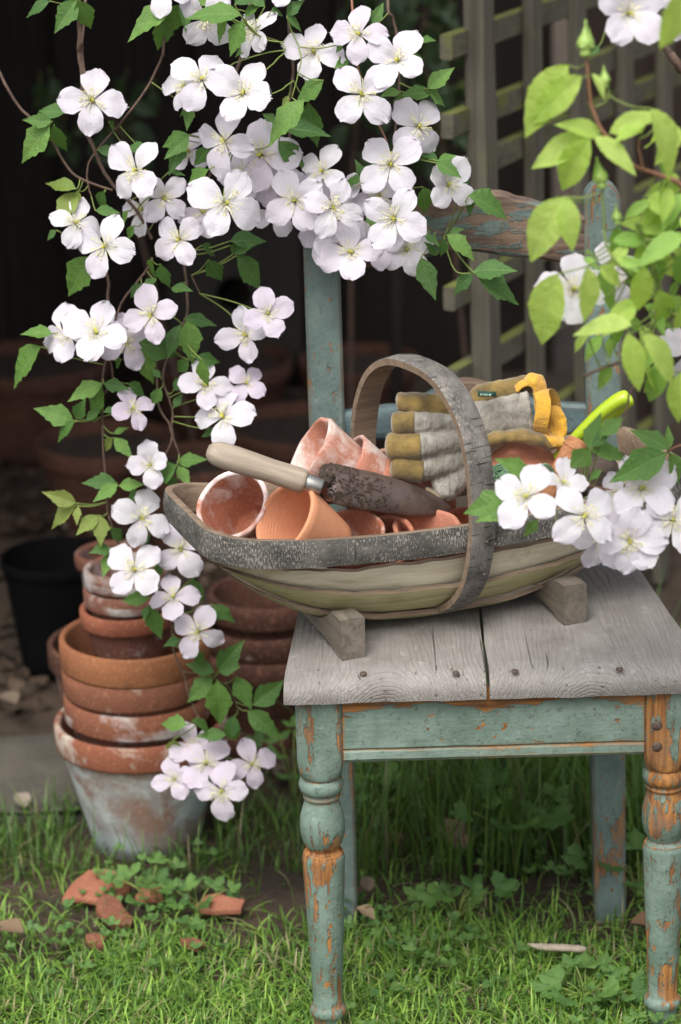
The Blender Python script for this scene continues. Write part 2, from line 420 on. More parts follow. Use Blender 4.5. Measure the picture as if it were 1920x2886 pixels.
MT['rose'] = m_leaf('rose_leaf', (184, 215, 100), (204, 228, 126), (216, 234, 160), .5, .30, (200, 236, 70))
MT['rose2'] = m_leaf('rose_leaf_green', (136, 180, 80), (160, 198, 98), (184, 208, 138), .4, .38, (160, 210, 60))
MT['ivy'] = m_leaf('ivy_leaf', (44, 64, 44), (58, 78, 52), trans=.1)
MT['weed'] = m_leaf('weed_leaf', (74, 112, 58), (104, 142, 68), trans=.3)
MT['stem'] = m_plain('woody_stem', (112, 90, 78), (84, 68, 60), .8, 90, .6, .002)
MT['greenstem'] = m_plain('green_stem', (122, 138, 70), (104, 122, 62), .6, 60)
MT['redstem'] = m_plain('reddish_stem', (150, 104, 84), (126, 92, 72), .6, 60)
MT['bud'] = m_plain('bud_green', (150, 178, 92), (128, 158, 76), .5, 40)
s = Mt('petal'); p = s.n('TexCoord').outputs['Object']; pk = s.n('Attribute', attribute_type='OBJECT', attribute_name='pink').outputs['Fac']
yy = s.sep(p)[1]; vn = s.noise(s.map(p, (1, .06, 1)), 26, 3, .6)
col = s.mix(pk, srgb(238, 238, 242), srgb(222, 204, 226))
col = s.mix(s.math('MULTIPLY', s.math('MULTIPLY', s.step(yy, .45, 1.0), s.step(s.noise(s.obj(), 3, 3), .4, .65)), .35), col, srgb(210, 194, 214))
col = s.mix(s.math('MULTIPLY', s.step(vn, .5, .7), .14), col, srgb(206, 198, 214))
MT['petal'] = s.done(col, .5, vn, .3, .03, .3, .4, srgb(240, 232, 242))
for nm in ('stamen', 'grass'):
    s = Mt(nm); a = s.n('Attribute', attribute_name='col').outputs['Color']
    MT[nm] = s.done(a, .5, None, spec=.35, trans=.25 if nm == 'grass' else .15, tcol=(s.mix(.5, a, srgb(150, 190, 50)) if nm == 'grass' else a))
MT['trellis'] = m_grain('trellis_wood', (106, 102, 90), (87, 83, 73), (70, 65, 57), 'Z', 90, .85, .04, .4, (74, 66, 54), .4, .35)
MT['trellis_x'] = m_grain('trellis_batten', (106, 102, 88), (87, 85, 71), (70, 66, 56), 'X', 90, .85, .04, .4, (74, 66, 54), .4, 1.0)
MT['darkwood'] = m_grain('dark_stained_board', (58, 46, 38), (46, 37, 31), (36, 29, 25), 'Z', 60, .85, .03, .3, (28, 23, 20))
MT['blackwood'] = m_grain('near_black_board', (46, 39, 34), (37, 32, 28), (28, 24, 21), 'Z', 60, .9, .03, .3, (14, 13, 12))  # near-black board tone with grain and darker spots
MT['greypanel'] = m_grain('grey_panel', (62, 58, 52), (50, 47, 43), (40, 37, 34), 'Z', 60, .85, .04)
MT['blackplastic'] = m_plain('black_plastic', (12, 12, 13), (9, 9, 10), .9, 30, .1, spec=.05)
MT['slab'] = m_plain('stone_slab', (88, 84, 75), (62, 60, 53), .9, 9, .7, .006)
MT['tb'] = m_terra('terracotta_dirty_shaded', (92, 57, 44), (70, 44, 35), .12, .5)  # real dirt, plus shed shade put into the darker base colour

# ================================================================== SETTING
mb = MB(); mb.grid([[(x, y, 0) for x in (-45, -3, -1, 0, 1, 3, 45)] for y in (-30, 0, 2, 3, 4, 6, 60)])
tag(part('ground', mb, m_plain('garden_soil', (74, 60, 48), (50, 42, 33), .95, 14, 1.0, .01), None), 'dark bare garden soil under the grass and leaf litter', 'ground', kind='structure')

def slab(lo, hi, label):
    mb = MB(); n = 14; rows = []
    for j in range(n):
        t = j / (n - 1); y = lerp(lo[1], hi[1], t)
        rows.append([Vector((lerp(lo[0], hi[0], i / 11), y, hi[2] + .004 * mnoise.noise(Vector((i * .9, j * .7, lo[1]))))) for i in range(12)])
    mb.box(lo, (hi[0], hi[1], hi[2] - .006), .006, jit=.002); mb.grid([[p + Vector((0, 0, .001)) for p in r] for r in rows])
    tag(part('paving_slab', mb, MT['slab'], None, auto=40), label, 'paving', kind='structure')
slab((-.95, 3.47, -.02), (-.235, 3.74, .022), 'grey stone slab in front of the pot stack')

# shed that stands open behind the chair: boarded back and sides; unseen roof and low eave added to darken it
def boards(parent, p0, p1, z0, z1, n, mat, thick=.02, name='board'):
    p0, p1 = Vector(p0), Vector(p1); d = (p1 - p0) / n; L = d.length; t = d.normalized(); nr = Vector((-t.y, t.x, 0))
    me = None
    base = WM[parent.name].translation
    for i in range(n):
        if me is None:
            mb = MB(); mb.box((-.006, -thick / 2, 0), (L + .006, thick / 2, z1 - z0), .002); me = mb.mesh(name, [mat], False)
        M = Matrix.Identity(4); q = p0 + d * i + nr * ((.011 if i % 2 else -.011) + rnd(-.001, .001))
        for k in range(3): M[k][0] = t[k]; M[k][1] = nr[k]; M[k][3] = q[k]
        M[2][3] = z0
        link(name, me, parent, M)
shed = thing('garden_shed', 'dark open-fronted timber shed behind the clematis and pots', 'shed', (-.6, 5.6, 0))
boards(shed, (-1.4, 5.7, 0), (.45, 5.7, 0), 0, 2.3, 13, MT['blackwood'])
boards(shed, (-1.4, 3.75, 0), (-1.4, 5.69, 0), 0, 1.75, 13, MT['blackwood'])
mb = MB(); ry0, ry1 = 3.46, 5.85
rows = [[Vector((x, y, z)) - Vector((-.6, 5.6, 0)) for x, y, z in ((-1.55, ry0, 1.66), (.14, ry0, 1.66), (.14, ry1, 2.36), (-1.55, ry1, 2.36))], [Vector((x, y, z)) - Vector((-.6, 5.6, 0)) for x, y, z in ((-1.55, ry0, 1.71), (.14, ry0, 1.71), (.14, ry1, 2.41), (-1.55, ry1, 2.41))]]
o = mb.grid(rows, closeu=True); mb.f += [(0, 1, 2, 3), (7, 6, 5, 4)]; mb.m += [0, 0]
part('shade_roof', mb, MT['blackwood'], shed, False)  # unseen roof, added to keep sky light off the background
mb = MB(); mb.box((-1.55, 3.43, 1.56), (.14, 3.457, 1.72), .004); mb.v = [p - Vector((-.6, 5.6, 0)) for p in mb.v]
part('shade_fascia', mb, MT['blackwood'], shed, False)  # unseen low front edge, added to deepen the shade inside

fence = thing('board_fence', 'dark brown vertical board fence behind the trellis', 'fence', (.9, 5.2, 0))
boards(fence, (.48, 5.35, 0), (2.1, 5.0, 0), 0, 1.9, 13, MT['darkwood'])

# trellis: a panel running away from us to the right, upright slats in front of level battens
TA = R(62); TD = Vector((math.cos(TA), math.sin(TA), 0)); TN = Vector((math.sin(TA), -math.cos(TA), 0))   # along, and towards the camera side
T0 = Vector((at_y(1360, 500, 3.75).x, 3.75, 0))
trel = thing('wooden_trellis', 'grey wooden trellis panel with mossy battens behind the chair', 'trellis', T0)
def bar(name, p, q, half_a, half_b, va, vb, mat, N=9):
    """a bar from p to q with half sizes along va and vb"""
    mb = MB(); rows = []; e = .0025
    for k in range(N):
        c = p.lerp(q, k / (N - 1)); j = va * (.0012 * mnoise.noise(Vector((k * .8, p.x * 50, p.z * 9)))) + vb * (.001 * mnoise.noise(Vector((k * .7, p.z * 30, 4))))
        rows.append([c + j + va * a + vb * b for a, b in ((-half_a, -half_b + e), (-half_a + e, -half_b), (half_a - e, -half_b), (half_a, -half_b + e), (half_a, half_b), (-half_a, half_b))])
    o = mb.grid(rows, closeu=True); mb.f += [tuple(range(o, o + 6)), tuple(range(o + (N - 1) * 6, o + N * 6))[::-1]]; mb.m += [0, 0]
    part(name, mb, mat, trel, auto=35)
for i in range(7):
    c = TD * (.17 * i) + Vector((.004 * math.sin(i * 3), 0, 0)); ln = Vector((-.008 + .006 * math.sin(i * 2), 0, 0))
    bar('slat', c + Vector((0, 0, .01)) - ln, c + Vector((0, 0, 1.5)) + ln, .0165 if i else .018, .0085 if i else .015, TD, TN, MT['trellis'], 13)
def zat(v): return at_y(1330, v, 3.72).z
for v in (125, 345, 490, 830, 1060, 1330, 1600):
    z = zat(v); p = TD * -.07 - TN * .0185; bar('batten', p + Vector((0, 0, z)), p + TD * 1.2 + Vector((0, 0, z)), .009, .0165, TN, Vector((0, 0, 1)), MT['trellis_x'], 15)
for v0, v1, a_, b_ in ():
    p = TD * a_ - TN * .036 + Vector((0, 0, zat(v0))); q = TD * b_ - TN * .036 + Vector((0, 0, zat(v1) - .05)); d_ = (q - p).normalized()
    bar('brace', p, q, .008, .016, TN, TN.cross(d_), MT['trellis_x'])

# background things in the shade of the shed
def pot_prof(r_top, r_bot, h, rim_h, wall=.009, rim_out=.008, lip=.003, soil=None):
    r1 = r_top - rim_out
    P = [(0.0, .0), (r_bot - .004, 0), (r_bot, .003)]
    for k in range(1, 6): P.append((lerp(r_bot, r1, k / 6), lerp(.003, h - rim_h, k / 6)))
    P += [(r1 + .0005, h - rim_h - .001)]
    nb = len(P)
    P += [(r_top - .002, h - rim_h + .0005), (r_top - .0005, h - rim_h + .004), (r_top, h - rim_h * .5), (r_top, h - lip), (r_top - .3 * wall, h - .0005), (r_top - .5 * wall, h), (r_top - .85 * wall, h - .001), (r_top - wall, h - lip - .001)]
    nr = len(P)
    zb = .012 if soil is None else soil
    for k in range(1, 6):
        z = lerp(h - lip - .001, zb, k / 5); P.append((lerp(r_top - wall, max(r_bot - wall, .004), (h - lip - z) / h), z))
    P.append((0, zb))
    return P, nb, nr
def pot_mesh(mb, r_top, r_bot, h, rim_h, n=40, wob=.012, seed=0, chip=0, **kw):
    P, nb, nr = pot_prof(r_top, r_bot, h, rim_h, **kw)
    mb.lathe(P, n, 0, wob, seed)
    zt = h
    for p in mb.v:
        a = math.atan2(p.y, p.x)
        if p.z > h - .02:
            p.z += (p.z - (h - .02)) / .02 * (.0022 * mnoise.noise(Vector((math.cos(a) * 2 + seed, math.sin(a) * 2, seed * 3.3))) - chip * max(0, mnoise.noise(Vector((math.cos(a) * 2.2 + seed * 5, math.sin(a) * 2.2, 1.7))) - .15))
    return mb
def stack_pot(x, y, z, r_top, r_bot, h, rim_h, mat_b, mat_r, label, tilt=(0, 0), seed=0, group=None, name='terracotta_pot', **kw):
    """a big pot with body and rim as parts"""
    M = Matrix.Translation((x, y, z)) @ Matrix.Rotation(tilt[0], 4, 'X') @ Matrix.Rotation(tilt[1], 4, 'Y') @ Matrix.Rotation(seed * 1.7, 4, 'Z')
    o = link(name, None, None, M); o.empty_display_size = .02; tag(o, label, 'pot', group)
    P, nb, nr = pot_prof(r_top, r_bot, h, rim_h, **kw)
    b = MB(); b.lathe(P[:nb] , 44, 0, .01, seed); part('body', b, mat_b, o, M=M)
    b = MB(); b.lathe(P[nb - 1:nr], 44, 0, .01, seed); part('rim', b, mat_r, o, M=M)
    b = MB(); b.lathe(P[nr - 1:], 44, 0, .01, seed); part('inside', b, mat_r, o, M=M)
    return o
def soil_in(pot, z, r):
    b = MB(); rows = []
    for k in range(6): rows.append([Vector((r * k / 5 * math.cos(a * math.pi / 8), r * k / 5 * math.sin(a * math.pi / 8), z + .008 * mnoise.noise(Vector((k, a, z * 50))))) for a in range(16)])
    b.grid(rows, closeu=True); part('soil', b, MT['soil'], pot, M=WM[pot.name])
tbg = 'terracotta pots standing in the shed'
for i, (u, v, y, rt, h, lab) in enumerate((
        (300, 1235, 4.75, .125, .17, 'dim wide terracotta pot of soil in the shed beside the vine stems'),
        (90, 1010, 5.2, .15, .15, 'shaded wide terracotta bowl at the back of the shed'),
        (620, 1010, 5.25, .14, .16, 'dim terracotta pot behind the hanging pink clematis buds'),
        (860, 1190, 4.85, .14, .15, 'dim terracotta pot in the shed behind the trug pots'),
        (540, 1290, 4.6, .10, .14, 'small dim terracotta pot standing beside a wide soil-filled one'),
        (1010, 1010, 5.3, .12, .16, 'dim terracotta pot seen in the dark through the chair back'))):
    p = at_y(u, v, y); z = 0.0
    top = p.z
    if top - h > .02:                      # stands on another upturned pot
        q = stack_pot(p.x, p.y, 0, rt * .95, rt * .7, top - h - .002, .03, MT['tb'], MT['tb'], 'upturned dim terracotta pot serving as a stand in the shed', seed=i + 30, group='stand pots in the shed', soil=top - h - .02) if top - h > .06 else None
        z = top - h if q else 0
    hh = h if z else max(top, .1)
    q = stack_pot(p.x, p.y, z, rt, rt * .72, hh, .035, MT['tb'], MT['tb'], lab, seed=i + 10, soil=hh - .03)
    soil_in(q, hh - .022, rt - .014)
p = at_y(160, 1600, 4.05)
bp = stack_pot(p.x, p.y, 0, .085, .06, .19, .02, MT['blackplastic'], MT['blackplastic'], 'black plastic plant pot behind the terracotta stack', seed=3, name='plastic_pot', wall=.003, rim_out=.004)
soil_in(bp, .13, .07)
# dim panel with a round hole
px_ = at_y(660, 850, 5.35)
nb_ = thing('nest_box', 'dim grey wooden box with a dark round hole in the shed', 'box', (px_.x, px_.y, 0))
mb = MB(); n = 24; outer = []; inner = []
for k in range(n):
    a = k * 2 * math.pi / n; c, s_ = math.cos(a), math.sin(a); m = max(abs(c), abs(s_))
    outer.append(Vector((.13 * c / m, 0, px_.z - .01 + .17 * s_ / m))); inner.append(Vector((.035 * c, 0, px_.z + .015 + .035 * s_)))
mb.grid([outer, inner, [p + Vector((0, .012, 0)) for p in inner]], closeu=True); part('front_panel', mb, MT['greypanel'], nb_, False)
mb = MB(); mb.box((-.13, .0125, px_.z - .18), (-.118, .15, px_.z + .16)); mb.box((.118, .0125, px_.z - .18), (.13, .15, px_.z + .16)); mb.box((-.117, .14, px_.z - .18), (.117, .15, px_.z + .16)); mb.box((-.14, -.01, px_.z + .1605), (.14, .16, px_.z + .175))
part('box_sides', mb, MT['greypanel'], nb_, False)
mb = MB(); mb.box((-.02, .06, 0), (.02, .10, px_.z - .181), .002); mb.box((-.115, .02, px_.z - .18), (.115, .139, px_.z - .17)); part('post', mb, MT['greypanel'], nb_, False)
pp = at_y(1107, 700, 4.9)
mb = MB(); mb.tube([(0, 0, 0), (.004, 0, .5), (0, 0, 1.2)], .012, 8)
o = part('thin_post', mb, MT['greypanel'], None, M=Matrix.Translation((pp.x, pp.y, 0))); tag(o, 'thin grey post standing in the dark behind the chair', 'post')

# ================================================================== CHAIR
ST = .459
CH = Vector((.16, 3.04, 0))
chair = thing('wooden_chair', 'old wooden chair with flaking blue-green paint and bare grey seat', 'chair', CH)
def cpart(name, mb, mats, smooth=True, parent=None, auto=None):
    mb.v = [p - CH for p in mb.v]; return part(name, mb, mats, parent or chair, smooth, M=WM[chair.name], auto=auto)
SXF = (-.068, .398); SXR = (-.040, .350); SY = (2.838, 3.235)
def plank(side):
    gap = .1555
    mb = MB(); prof = [(3.235, ST - .025), (3.235, ST)]
    for k in range(1, 12): prof.append((lerp(3.235, SY[0] + .034, k / 11), ST))
    for k in range(1, 9):
        a = k / 8 * R(100); prof.append((SY[0] + .034 - .034 * math.sin(a), ST - .020 + .020 * math.cos(a) - (.006 * max(0, k - 6) / 2)))
    prof += [(SY[0] + .006, ST - .025)]
    nx = 15; rows = []
    for i in range(nx):
        t = i / (nx - 1); row = []
        for (y, z) in prof:
            ty = (y - SY[0]) / (SY[1] - SY[0])
            xl, xr = lerp(SXF[0], SXR[0], ty), lerp(SXF[1], SXR[1], ty)
            g = gap + .006 * ty
            x = lerp(xl, g - .0018, t) if side == 0 else lerp(g + .0016 + .001 * math.sin(y * 40), xr, t)
            e = min(t, 1 - t) * (nx - 1)
            dz = -.004 if e < .5 else (-.0008 if e < 1.5 else 0)
            q = Vector((x, y, z + (dz if z > ST - .02 else 0)))
            q += Vector((0, .0022 * mnoise.noise(Vector((x * 14, z * 30, side))), .0013 * mnoise.noise(Vector((x * 30, y * 12, side + 5)))))
            row.append(q)
        rows.append(row)
    o = mb.grid(rows, closeu=True)
    L = len(prof); mb.f += [tuple(range(o, o + L)), tuple(range(o + (nx - 1) * L, o + nx * L))[::-1]]; mb.m += [0, 0]
    return cpart('seat_plank', mb, MT['seat'], True, auto=50)
plank(0); plank(1)
for u, v in ((1024, 1896), (1285, 1894), (1451, 1889), (1746, 1884)):
    q = at_z(u, v, ST); mb = MB(); mb.lathe([(0, .0008), (.0028, .0007), (.0038, .0002), (.004, -.002)], 10); mb.v = [p + q for p in mb.v]
    cpart('nail_head', mb, MT['nail'])
LEGF = ((-.030, 2.874), (.354, 2.874))
def front_leg(x, y, mat):
    mb = MB(); zt = ST - .0255; w_ = .0258
    # square block whose lower end is rounded off into the turning
    rows = []
    for z, r in ((zt, 0), (zt - .06, 0), (zt - .078, .05), (zt - .090, .25), (zt - .098, .62), (zt - .102, 1.0)):
        row = []
        for k in range(32):
            a = k * 2 * math.pi / 32 + math.pi / 32; c, s_ = math.cos(a), math.sin(a); m = max(abs(c), abs(s_))
            sq = Vector((w_ * c / m, w_ * s_ / m, 0)); ro = Vector((.0235 * c, .0235 * s_, 0))
            row.append(sq.lerp(ro, r) + Vector((x, y, z)))
        rows.append(row)
    o = mb.grid(rows[::-1], closeu=True); mb.f.append(tuple(range(o + 5 * 32, o + 6 * 32))); mb.m.append(0)
    P0 = [(.0215, .102), (.0208, .105), (.0235, .1075), (.0252, .113), (.0252, .117), (.0235, .1225), (.0195, .1255), (.0195, .1275), (.0212, .1295), (.0208, .1315), (.0188, .134), (.0192, .137), (.0222, .145), (.0248, .157), (.0255, .168), (.0250, .178), (.0228, .188), (.0195, .1945), (.0182, .1985), (.0198, .2015), (.0225, .203), (.0228, .206), (.0236, .2075), (.0240, .211), (.0236, .225)]
    P = [(r, .102 + (d - .102) * .94) for r, d in P0]
    for k in range(1, 9): P.append((lerp(.0236, .0165, k / 8), lerp(.218, .389, k / 8)))
    P += [(.0178, .3905), (.0205, .393), (.0212, .397), (.0205, .401), (.0178, .404), (.0172, .408), (.0162, .416), (.014, .4255), (0, .4265)]
    rows = []
    for r, d in P:
        rows.append([Vector((x + r * math.cos(k * math.pi / 14), y + r * math.sin(k * math.pi / 14), zt - d)) for k in range(28)])
    mb.grid(rows[::-1], closeu=True)
    return cpart('front_leg', mb, mat, True, auto=45)
front_leg(*LEGF[0], MT['paint_leg']); lr = front_leg(*LEGF[1], MT['paint_legR'])
lr['label'] = 'front leg worn to orange wood with two screws'
for v in (2045, 2105):
    q = at_y(1852, v, LEGF[1][1] - .0258); mb = MB(); mb.lathe([(0, .0015), (.004, .0018), (.0058, .0004), (.006, -.002)], 12); mb.xf(Matrix.Rotation(R(90), 4, 'X')); mb.v = [p + q for p in mb.v]
    cpart('screw', mb, MT['nail'], parent=lr)
def rail_box(name, a, b, z0, z1, th, mat, bead=False):
    a, b = Vector(a), Vector(b); d = (b - a).normalized(); n = Vector((-d.y, d.x, 0)); rows = []
    prof = [(-th / 2, z1), (-th / 2, lerp(z0, z1, .2) + .001), (-th / 2 + .0025, lerp(z0, z1, .18)), (-th / 2, lerp(z0, z1, .15)), (-th / 2 - .001, z0 + .004), (-th / 2 + .002, z0), (th / 2, z0), (th / 2, z1)] if bead else [(-th / 2, z1), (-th / 2, z0), (th / 2, z0), (th / 2, z1)]
    mb = MB(); N = 14
    for i in range(N):
        p = a.lerp(b, i / (N - 1)); rows.append([p + n * (q + .0006 * mnoise.noise(Vector((i, z * 30, q * 50)))) + Vector((0, 0, z + .0006 * mnoise.noise(Vector((i * .7, z * 50, 3))))) for q, z in prof])
    o = mb.grid(rows, closeu=True); L = len(prof); mb.f += [tuple(range(o, o + L)), tuple(range(o + (N - 1) * L, o + N * L))[::-1]]; mb.m += [0, 0]
    return cpart(name, mb, mat, True, auto=35)
AT, AB = ST - .0255, ST - .106
rail_box('front_apron', (-.0042, 2.862, 0), (.3282, 2.862, 0), AB, AT, .02, MT['paint_apron'], True)
rail_box('side_apron', (-.013, 3.19, 0), (-.026, 2.900, 0), AB, AT, .02, MT['paint_leg'])
rail_box('side_apron', (.350, 2.900, 0), (.325, 3.19, 0), AB, AT, .02, MT['paint_leg'])
rail_box('rear_apron', (.010, 3.215, 0), (.298, 3.215, 0), AB, AT, .02, MT['paint_leg'])
YS = 3.262
def stile(xb, xt, ztop, mat):
    mb = MB(); rows = []; w_ = .0215; d_ = .015
    zs = [.0] + [k * .07 for k in range(1, 12)] + [ztop - .030, ztop - .022, ztop - .013, ztop - .006, ztop - .0015]
    for z in zs:
        t = z / ztop; y = 3.222 - .062 * (1 - min(z / .43, 1)) + max(0, z - .43) * .085
        x = lerp(xb, xt, t); sh = 1.0; c = ztop - .02
        if z > ztop - .022: sh = math.sqrt(max(0, 1 - ((z - (ztop - .022)) / .022) ** 2)) * .92 + .08
        W = w_ * (.88 + .12 * min(z / .3, 1)) * sh; e = .003 * sh; D = d_ + (.004 if z < .45 else 0)
        j = .0005 * mnoise.noise(Vector((z * 20, xb * 10, 1)))
        rows.append([Vector((x + q[0] + j, y + q[1], z)) for q in ((-W, -D + e), (-W + e, -D), (W - e, -D), (W, -D + e), (W, D - e), (W - e, D), (-W + e, D), (-W, D - e))])
    o = mb.grid(rows, closeu=True); L = len(rows); mb.f += [tuple(range(o, o + 8))[::-1], tuple(range(o + (L - 1) * 8, o + L * 8))]; mb.m += [0, 0]
    return cpart('back_stile', mb, mat, True, auto=40)
stile(-.012, -.014, .912, MT['paint_back']); stile(.322, .319, .912, MT['paint_back'])
def shaped_rail(name, pts_top, pts_bot, th, mat, bow=0.0, x0=.004, x1=.302):
    """pts: (t along 0..1, z)"""
    def ev(P, t):
        for (a, za), (b, zb) in zip(P, P[1:]):
            if t <= b: k = (t - a) / (b - a); k = k * k * (3 - 2 * k); return lerp(za, zb, k)
        return P[-1][1]
    mb = MB(); rows = []; N = 33
    for i in range(N):
        t = i / (N - 1); x = lerp(x0, x1, t); zt, zb = ev(pts_top, t), ev(pts_bot, t); row = []
        y0 = 3.222 + max(0, (zt + zb) / 2 - .43) * .085 + bow * math.sin(t * math.pi)
        e = .004
        for q, z in ((-th / 2, zb + e), (-th / 2, lerp(zb, zt, .35)), (-th / 2, lerp(zb, zt, .65)), (-th / 2, zt - e), (-th / 2 + e, zt), (th / 2 - e, zt), (th / 2, zt - e), (th / 2, zb + e), (th / 2 - e, zb), (-th / 2 + e, zb)):
            row.append(Vector((x, y0 + q + .0008 * mnoise.noise(Vector((x * 40, z * 40, q))), z + .0012 * mnoise.noise(Vector((x * 50, q * 20, 4))))))
        rows.append(row)
    o = mb.grid(rows, closeu=True); mb.f += [tuple(range(o, o + 10)), tuple(range(o + (N - 1) * 10, o + N * 10))[::-1]]; mb.m += [0, 0]
    return cpart(name, mb, mat, True, auto=45)
shaped_rail('crest_rail', [(0, .866), (.18, .872), (.36, .898), (.5, .904), (.66, .902), (.74, .894), (.86, .885), (1, .872)], [(0, .812), (.25, .822), (.5, .832), (.75, .823), (1, .812)], .022, MT['paint_crest'], .008)
shaped_rail('lower_rail', [(0, .645), (.22, .65), (.5, .680), (.68, .668), (.8, .650), (1, .645)], [(0, .608), (1, .608)], .020, MT['paint_low'], .004)

# ================================================================== TRUG
TC = Vector((.100, 3.052, ST)); TYAW = R(19.5)
trug = thing('garden_trug', 'weathered wooden trug basket with bark rim and hooped handle on chair seat', 'basket', TC, TYAW)
TM = WM[trug.name]
HL, HW = .292, .113
def zr(x): return .135 + .026 * (abs(x) / HL) ** 2.2           # rim top above the seat
# rim: rounded rectangle in plan
def rim_pt(t, off=0.0):
    a, b, r = HL - off, HW - off * 1.0, .052 - off
    segs = [(2 * (b - r)), (math.pi / 2 * r), (2 * (a - r)), (math.pi / 2 * r)] * 2
    tot = sum(segs); d = (t % 1) * tot
    P = Vector((-a, -(b - r))); ang = 90.0   # start on the left end, going far
    x, y = -a, -(b - r)
    cx = [(-a + r, b - r), (a - r, b - r), (a - r, -(b - r)), (-a + r, -(b - r))]
    straight = [((-a, -(b - r)), (-a, b - r)), ((-a + r, b), (a - r, b)), ((a, b - r), (a, -(b - r))), ((a - r, -b), (-a + r, -b))]
    for k in range(4):
        if d <= segs[2 * k]:
            p, q = straight[k]; f = d / segs[2 * k]; return Vector((lerp(p[0], q[0], f), lerp(p[1], q[1], f), 0))
        d -= segs[2 * k]
        if d <= segs[2 * k + 1]:
            f = d / segs[2 * k + 1]; st = (math.pi, math.pi / 2, 0, -math.pi / 2)[k]; an = st - f * math.pi / 2
            return Vector((cx[k][0] + r * math.cos(an), cx[k][1] + r * math.sin(an), 0))
        d -= segs[2 * k + 1]
    return Vector((-a, -(b - r), 0))
mb = MB(); rows = []; N = 150; th = .0085; hh = .029; pcs = []
for i in range(N):
    t = i / N + .3; po = rim_pt(t); pn = rim_pt(t + .0005) - rim_pt(t - .0005); pn.normalize(); nrm = Vector((-pn.y, pn.x, 0))  # outward for clockwise path
    zt = zr(po.x); bul = .002 * mnoise.noise(Vector((t * 40, 0, 0))); hb = hh * (1.05 + .10 * max(0, -po.x / HL) + .08 * mnoise.noise(Vector((t * 12, 3, 0))))
    sec = [(0, 0), (.0012, -.004), (.0022 + bul, -hb * .35), (.002 + bul, -hb * .68), (0, -hb), (-th + .001, -hb), (-th, -hb * .5), (-th, -.001), (-th + .001, 0.0)]
    pcs += [(t * 1.5, z) for q, z in sec]
    rows.append([Vector((po.x, po.y, zt)) + nrm * q + Vector((0, 0, z)) for q, z in sec])
o = mb.grid(rows, closeu=True, closev=True)
L = 9
for i in range(N):
    for k in range(L):
        mb.m[i * L + k] = 0 if k in (0, 1, 2, 3) else 1
set_pc(part('rim', mb, [MT['bark'], MT['splitwood']], trug, True, M=TM, auto=50), pcs)
# boards
def hull(x, ph, off):
    s_ = abs(x) / .280; D = (.102 + off) * (1 - s_ ** 2.6) + .004; Wy = (.104 + off) * (1 - .16 * s_ ** 2)
    zt = zr(x) - .024 * s_ ** 2 + .0
    return Vector((x, Wy * math.sin(ph), zt - .012 - D * math.cos(ph) + (-off * .3)))
def board(ph0, ph1, off, mats, thick=.0042, endtap=1.0):
    mb = MB(); NX, NP = 40, 9; up = []; lo = []
    for i in range(NX):
        x = lerp(-.280, .280, i / (NX - 1)); s_ = abs(x) / .28
        a0, a1 = ph0, ph1
        if ph0 * ph1 < 0: pass
        ro, ri = [], []
        for j in range(NP):
            ph = lerp(a0, a1, j / (NP - 1)) + (R(1.6) * mnoise.noise(Vector((x * 22, j * .3, off * 90 + 4))) if j in (0, NP - 1) else 0)
            wv = .0016 * mnoise.noise(Vector((x * 16, ph * 2, off * 300))) + (.0022 * mnoise.noise(Vector((x * 45, 9, off * 200 + ph0))) if j in (0, NP - 1) else 0)
            ro.append(hull(x, ph, off + wv)); ri.append(hull(x, ph, off + wv - thick))
        up.append(ro); lo.append(ri)
    rows = [a + b[::-1] for a, b in zip(up, lo)]
    o = mb.grid(rows, closeu=True); L = 2 * NP
    for i in range(NX - 1):
        for k in range(L): mb.m[i * L + k] = 0 if k < NP - 1 else (1 if k in (NP - 1, L - 1) else 2)
    mb.f += [tuple(range(o, o + L)), tuple(range(o + (NX - 1) * L, o + NX * L))[::-1]]; mb.m += [1, 1]
    return part('board', mb, mats, trug, True, M=TM, auto=50)
WI = MT['willow_in']; SW = MT['splitwood']
board(R(-31), R(31), .0140, [MT['willow_g'], SW, WI])
for sg in (-1, 1):
    board(sg * R(27), sg * R(56), .0070, [MT['willow_g'] if sg < 0 else MT['willow'], SW, WI])
    board(sg * R(50), sg * R(74), .0, [MT['willow'], SW, WI])
# hooped handle
HY = R(11)
MH = TM @ Matrix.Translation((-.008, 0, 0)) @ Matrix.Rotation(HY, 4, 'Z')
mb = MB(); rows = []; N = 96
pcs = []; arc = 0.0; prevp = None
for i in range(N):
    a = i * 2 * math.pi / N - math.pi / 2; c, s_ = math.cos(a), math.sin(a); e = .78
    yy = .127 * math.copysign(abs(c) ** e, c); zz = .152 + (.142 * abs(s_) ** .92 if s_ > 0 else -.141 * abs(s_) ** .9)
    a2 = a + .01; c2, s2 = math.cos(a2), math.sin(a2)
    y2 = .127 * math.copysign(abs(c2) ** e, c2); z2 = .152 + (.142 * abs(s2) ** .92 if s2 > 0 else -.141 * abs(s2) ** .9)
    t = Vector((0, y2 - yy, z2 - zz)).normalized(); nr_ = Vector((0, t.z, -t.y)); W = .0158 * (1 + .05 * mnoise.noise(Vector((i * .21, 0, 5)))); T = .0042
    p = Vector((.0015 * mnoise.noise(Vector((c * 2, s_ * 2, 3))), yy, zz)); bl = .0012 * mnoise.noise(Vector((c * 9, s_ * 9, 1)))
    arc += (p - prevp).length if prevp else 0; prevp = p; pcs += [(arc, q) for q in (-W, -W, -W, -W * .3, W * .4, W, W, W, 0)]
    rows.append([p + Vector((q, 0, 0)) + nr_ * r_ for q, r_ in ((-W, -T), (-W, T - .001), (-W + .002, T), (-W * .3, T + .0012 + bl), (W * .4, T + .001 - bl), (W - .002, T), (W, T - .001), (W, -T), (0, -T - .0005))])
mb.grid(rows, closeu=True, closev=True); L = 9
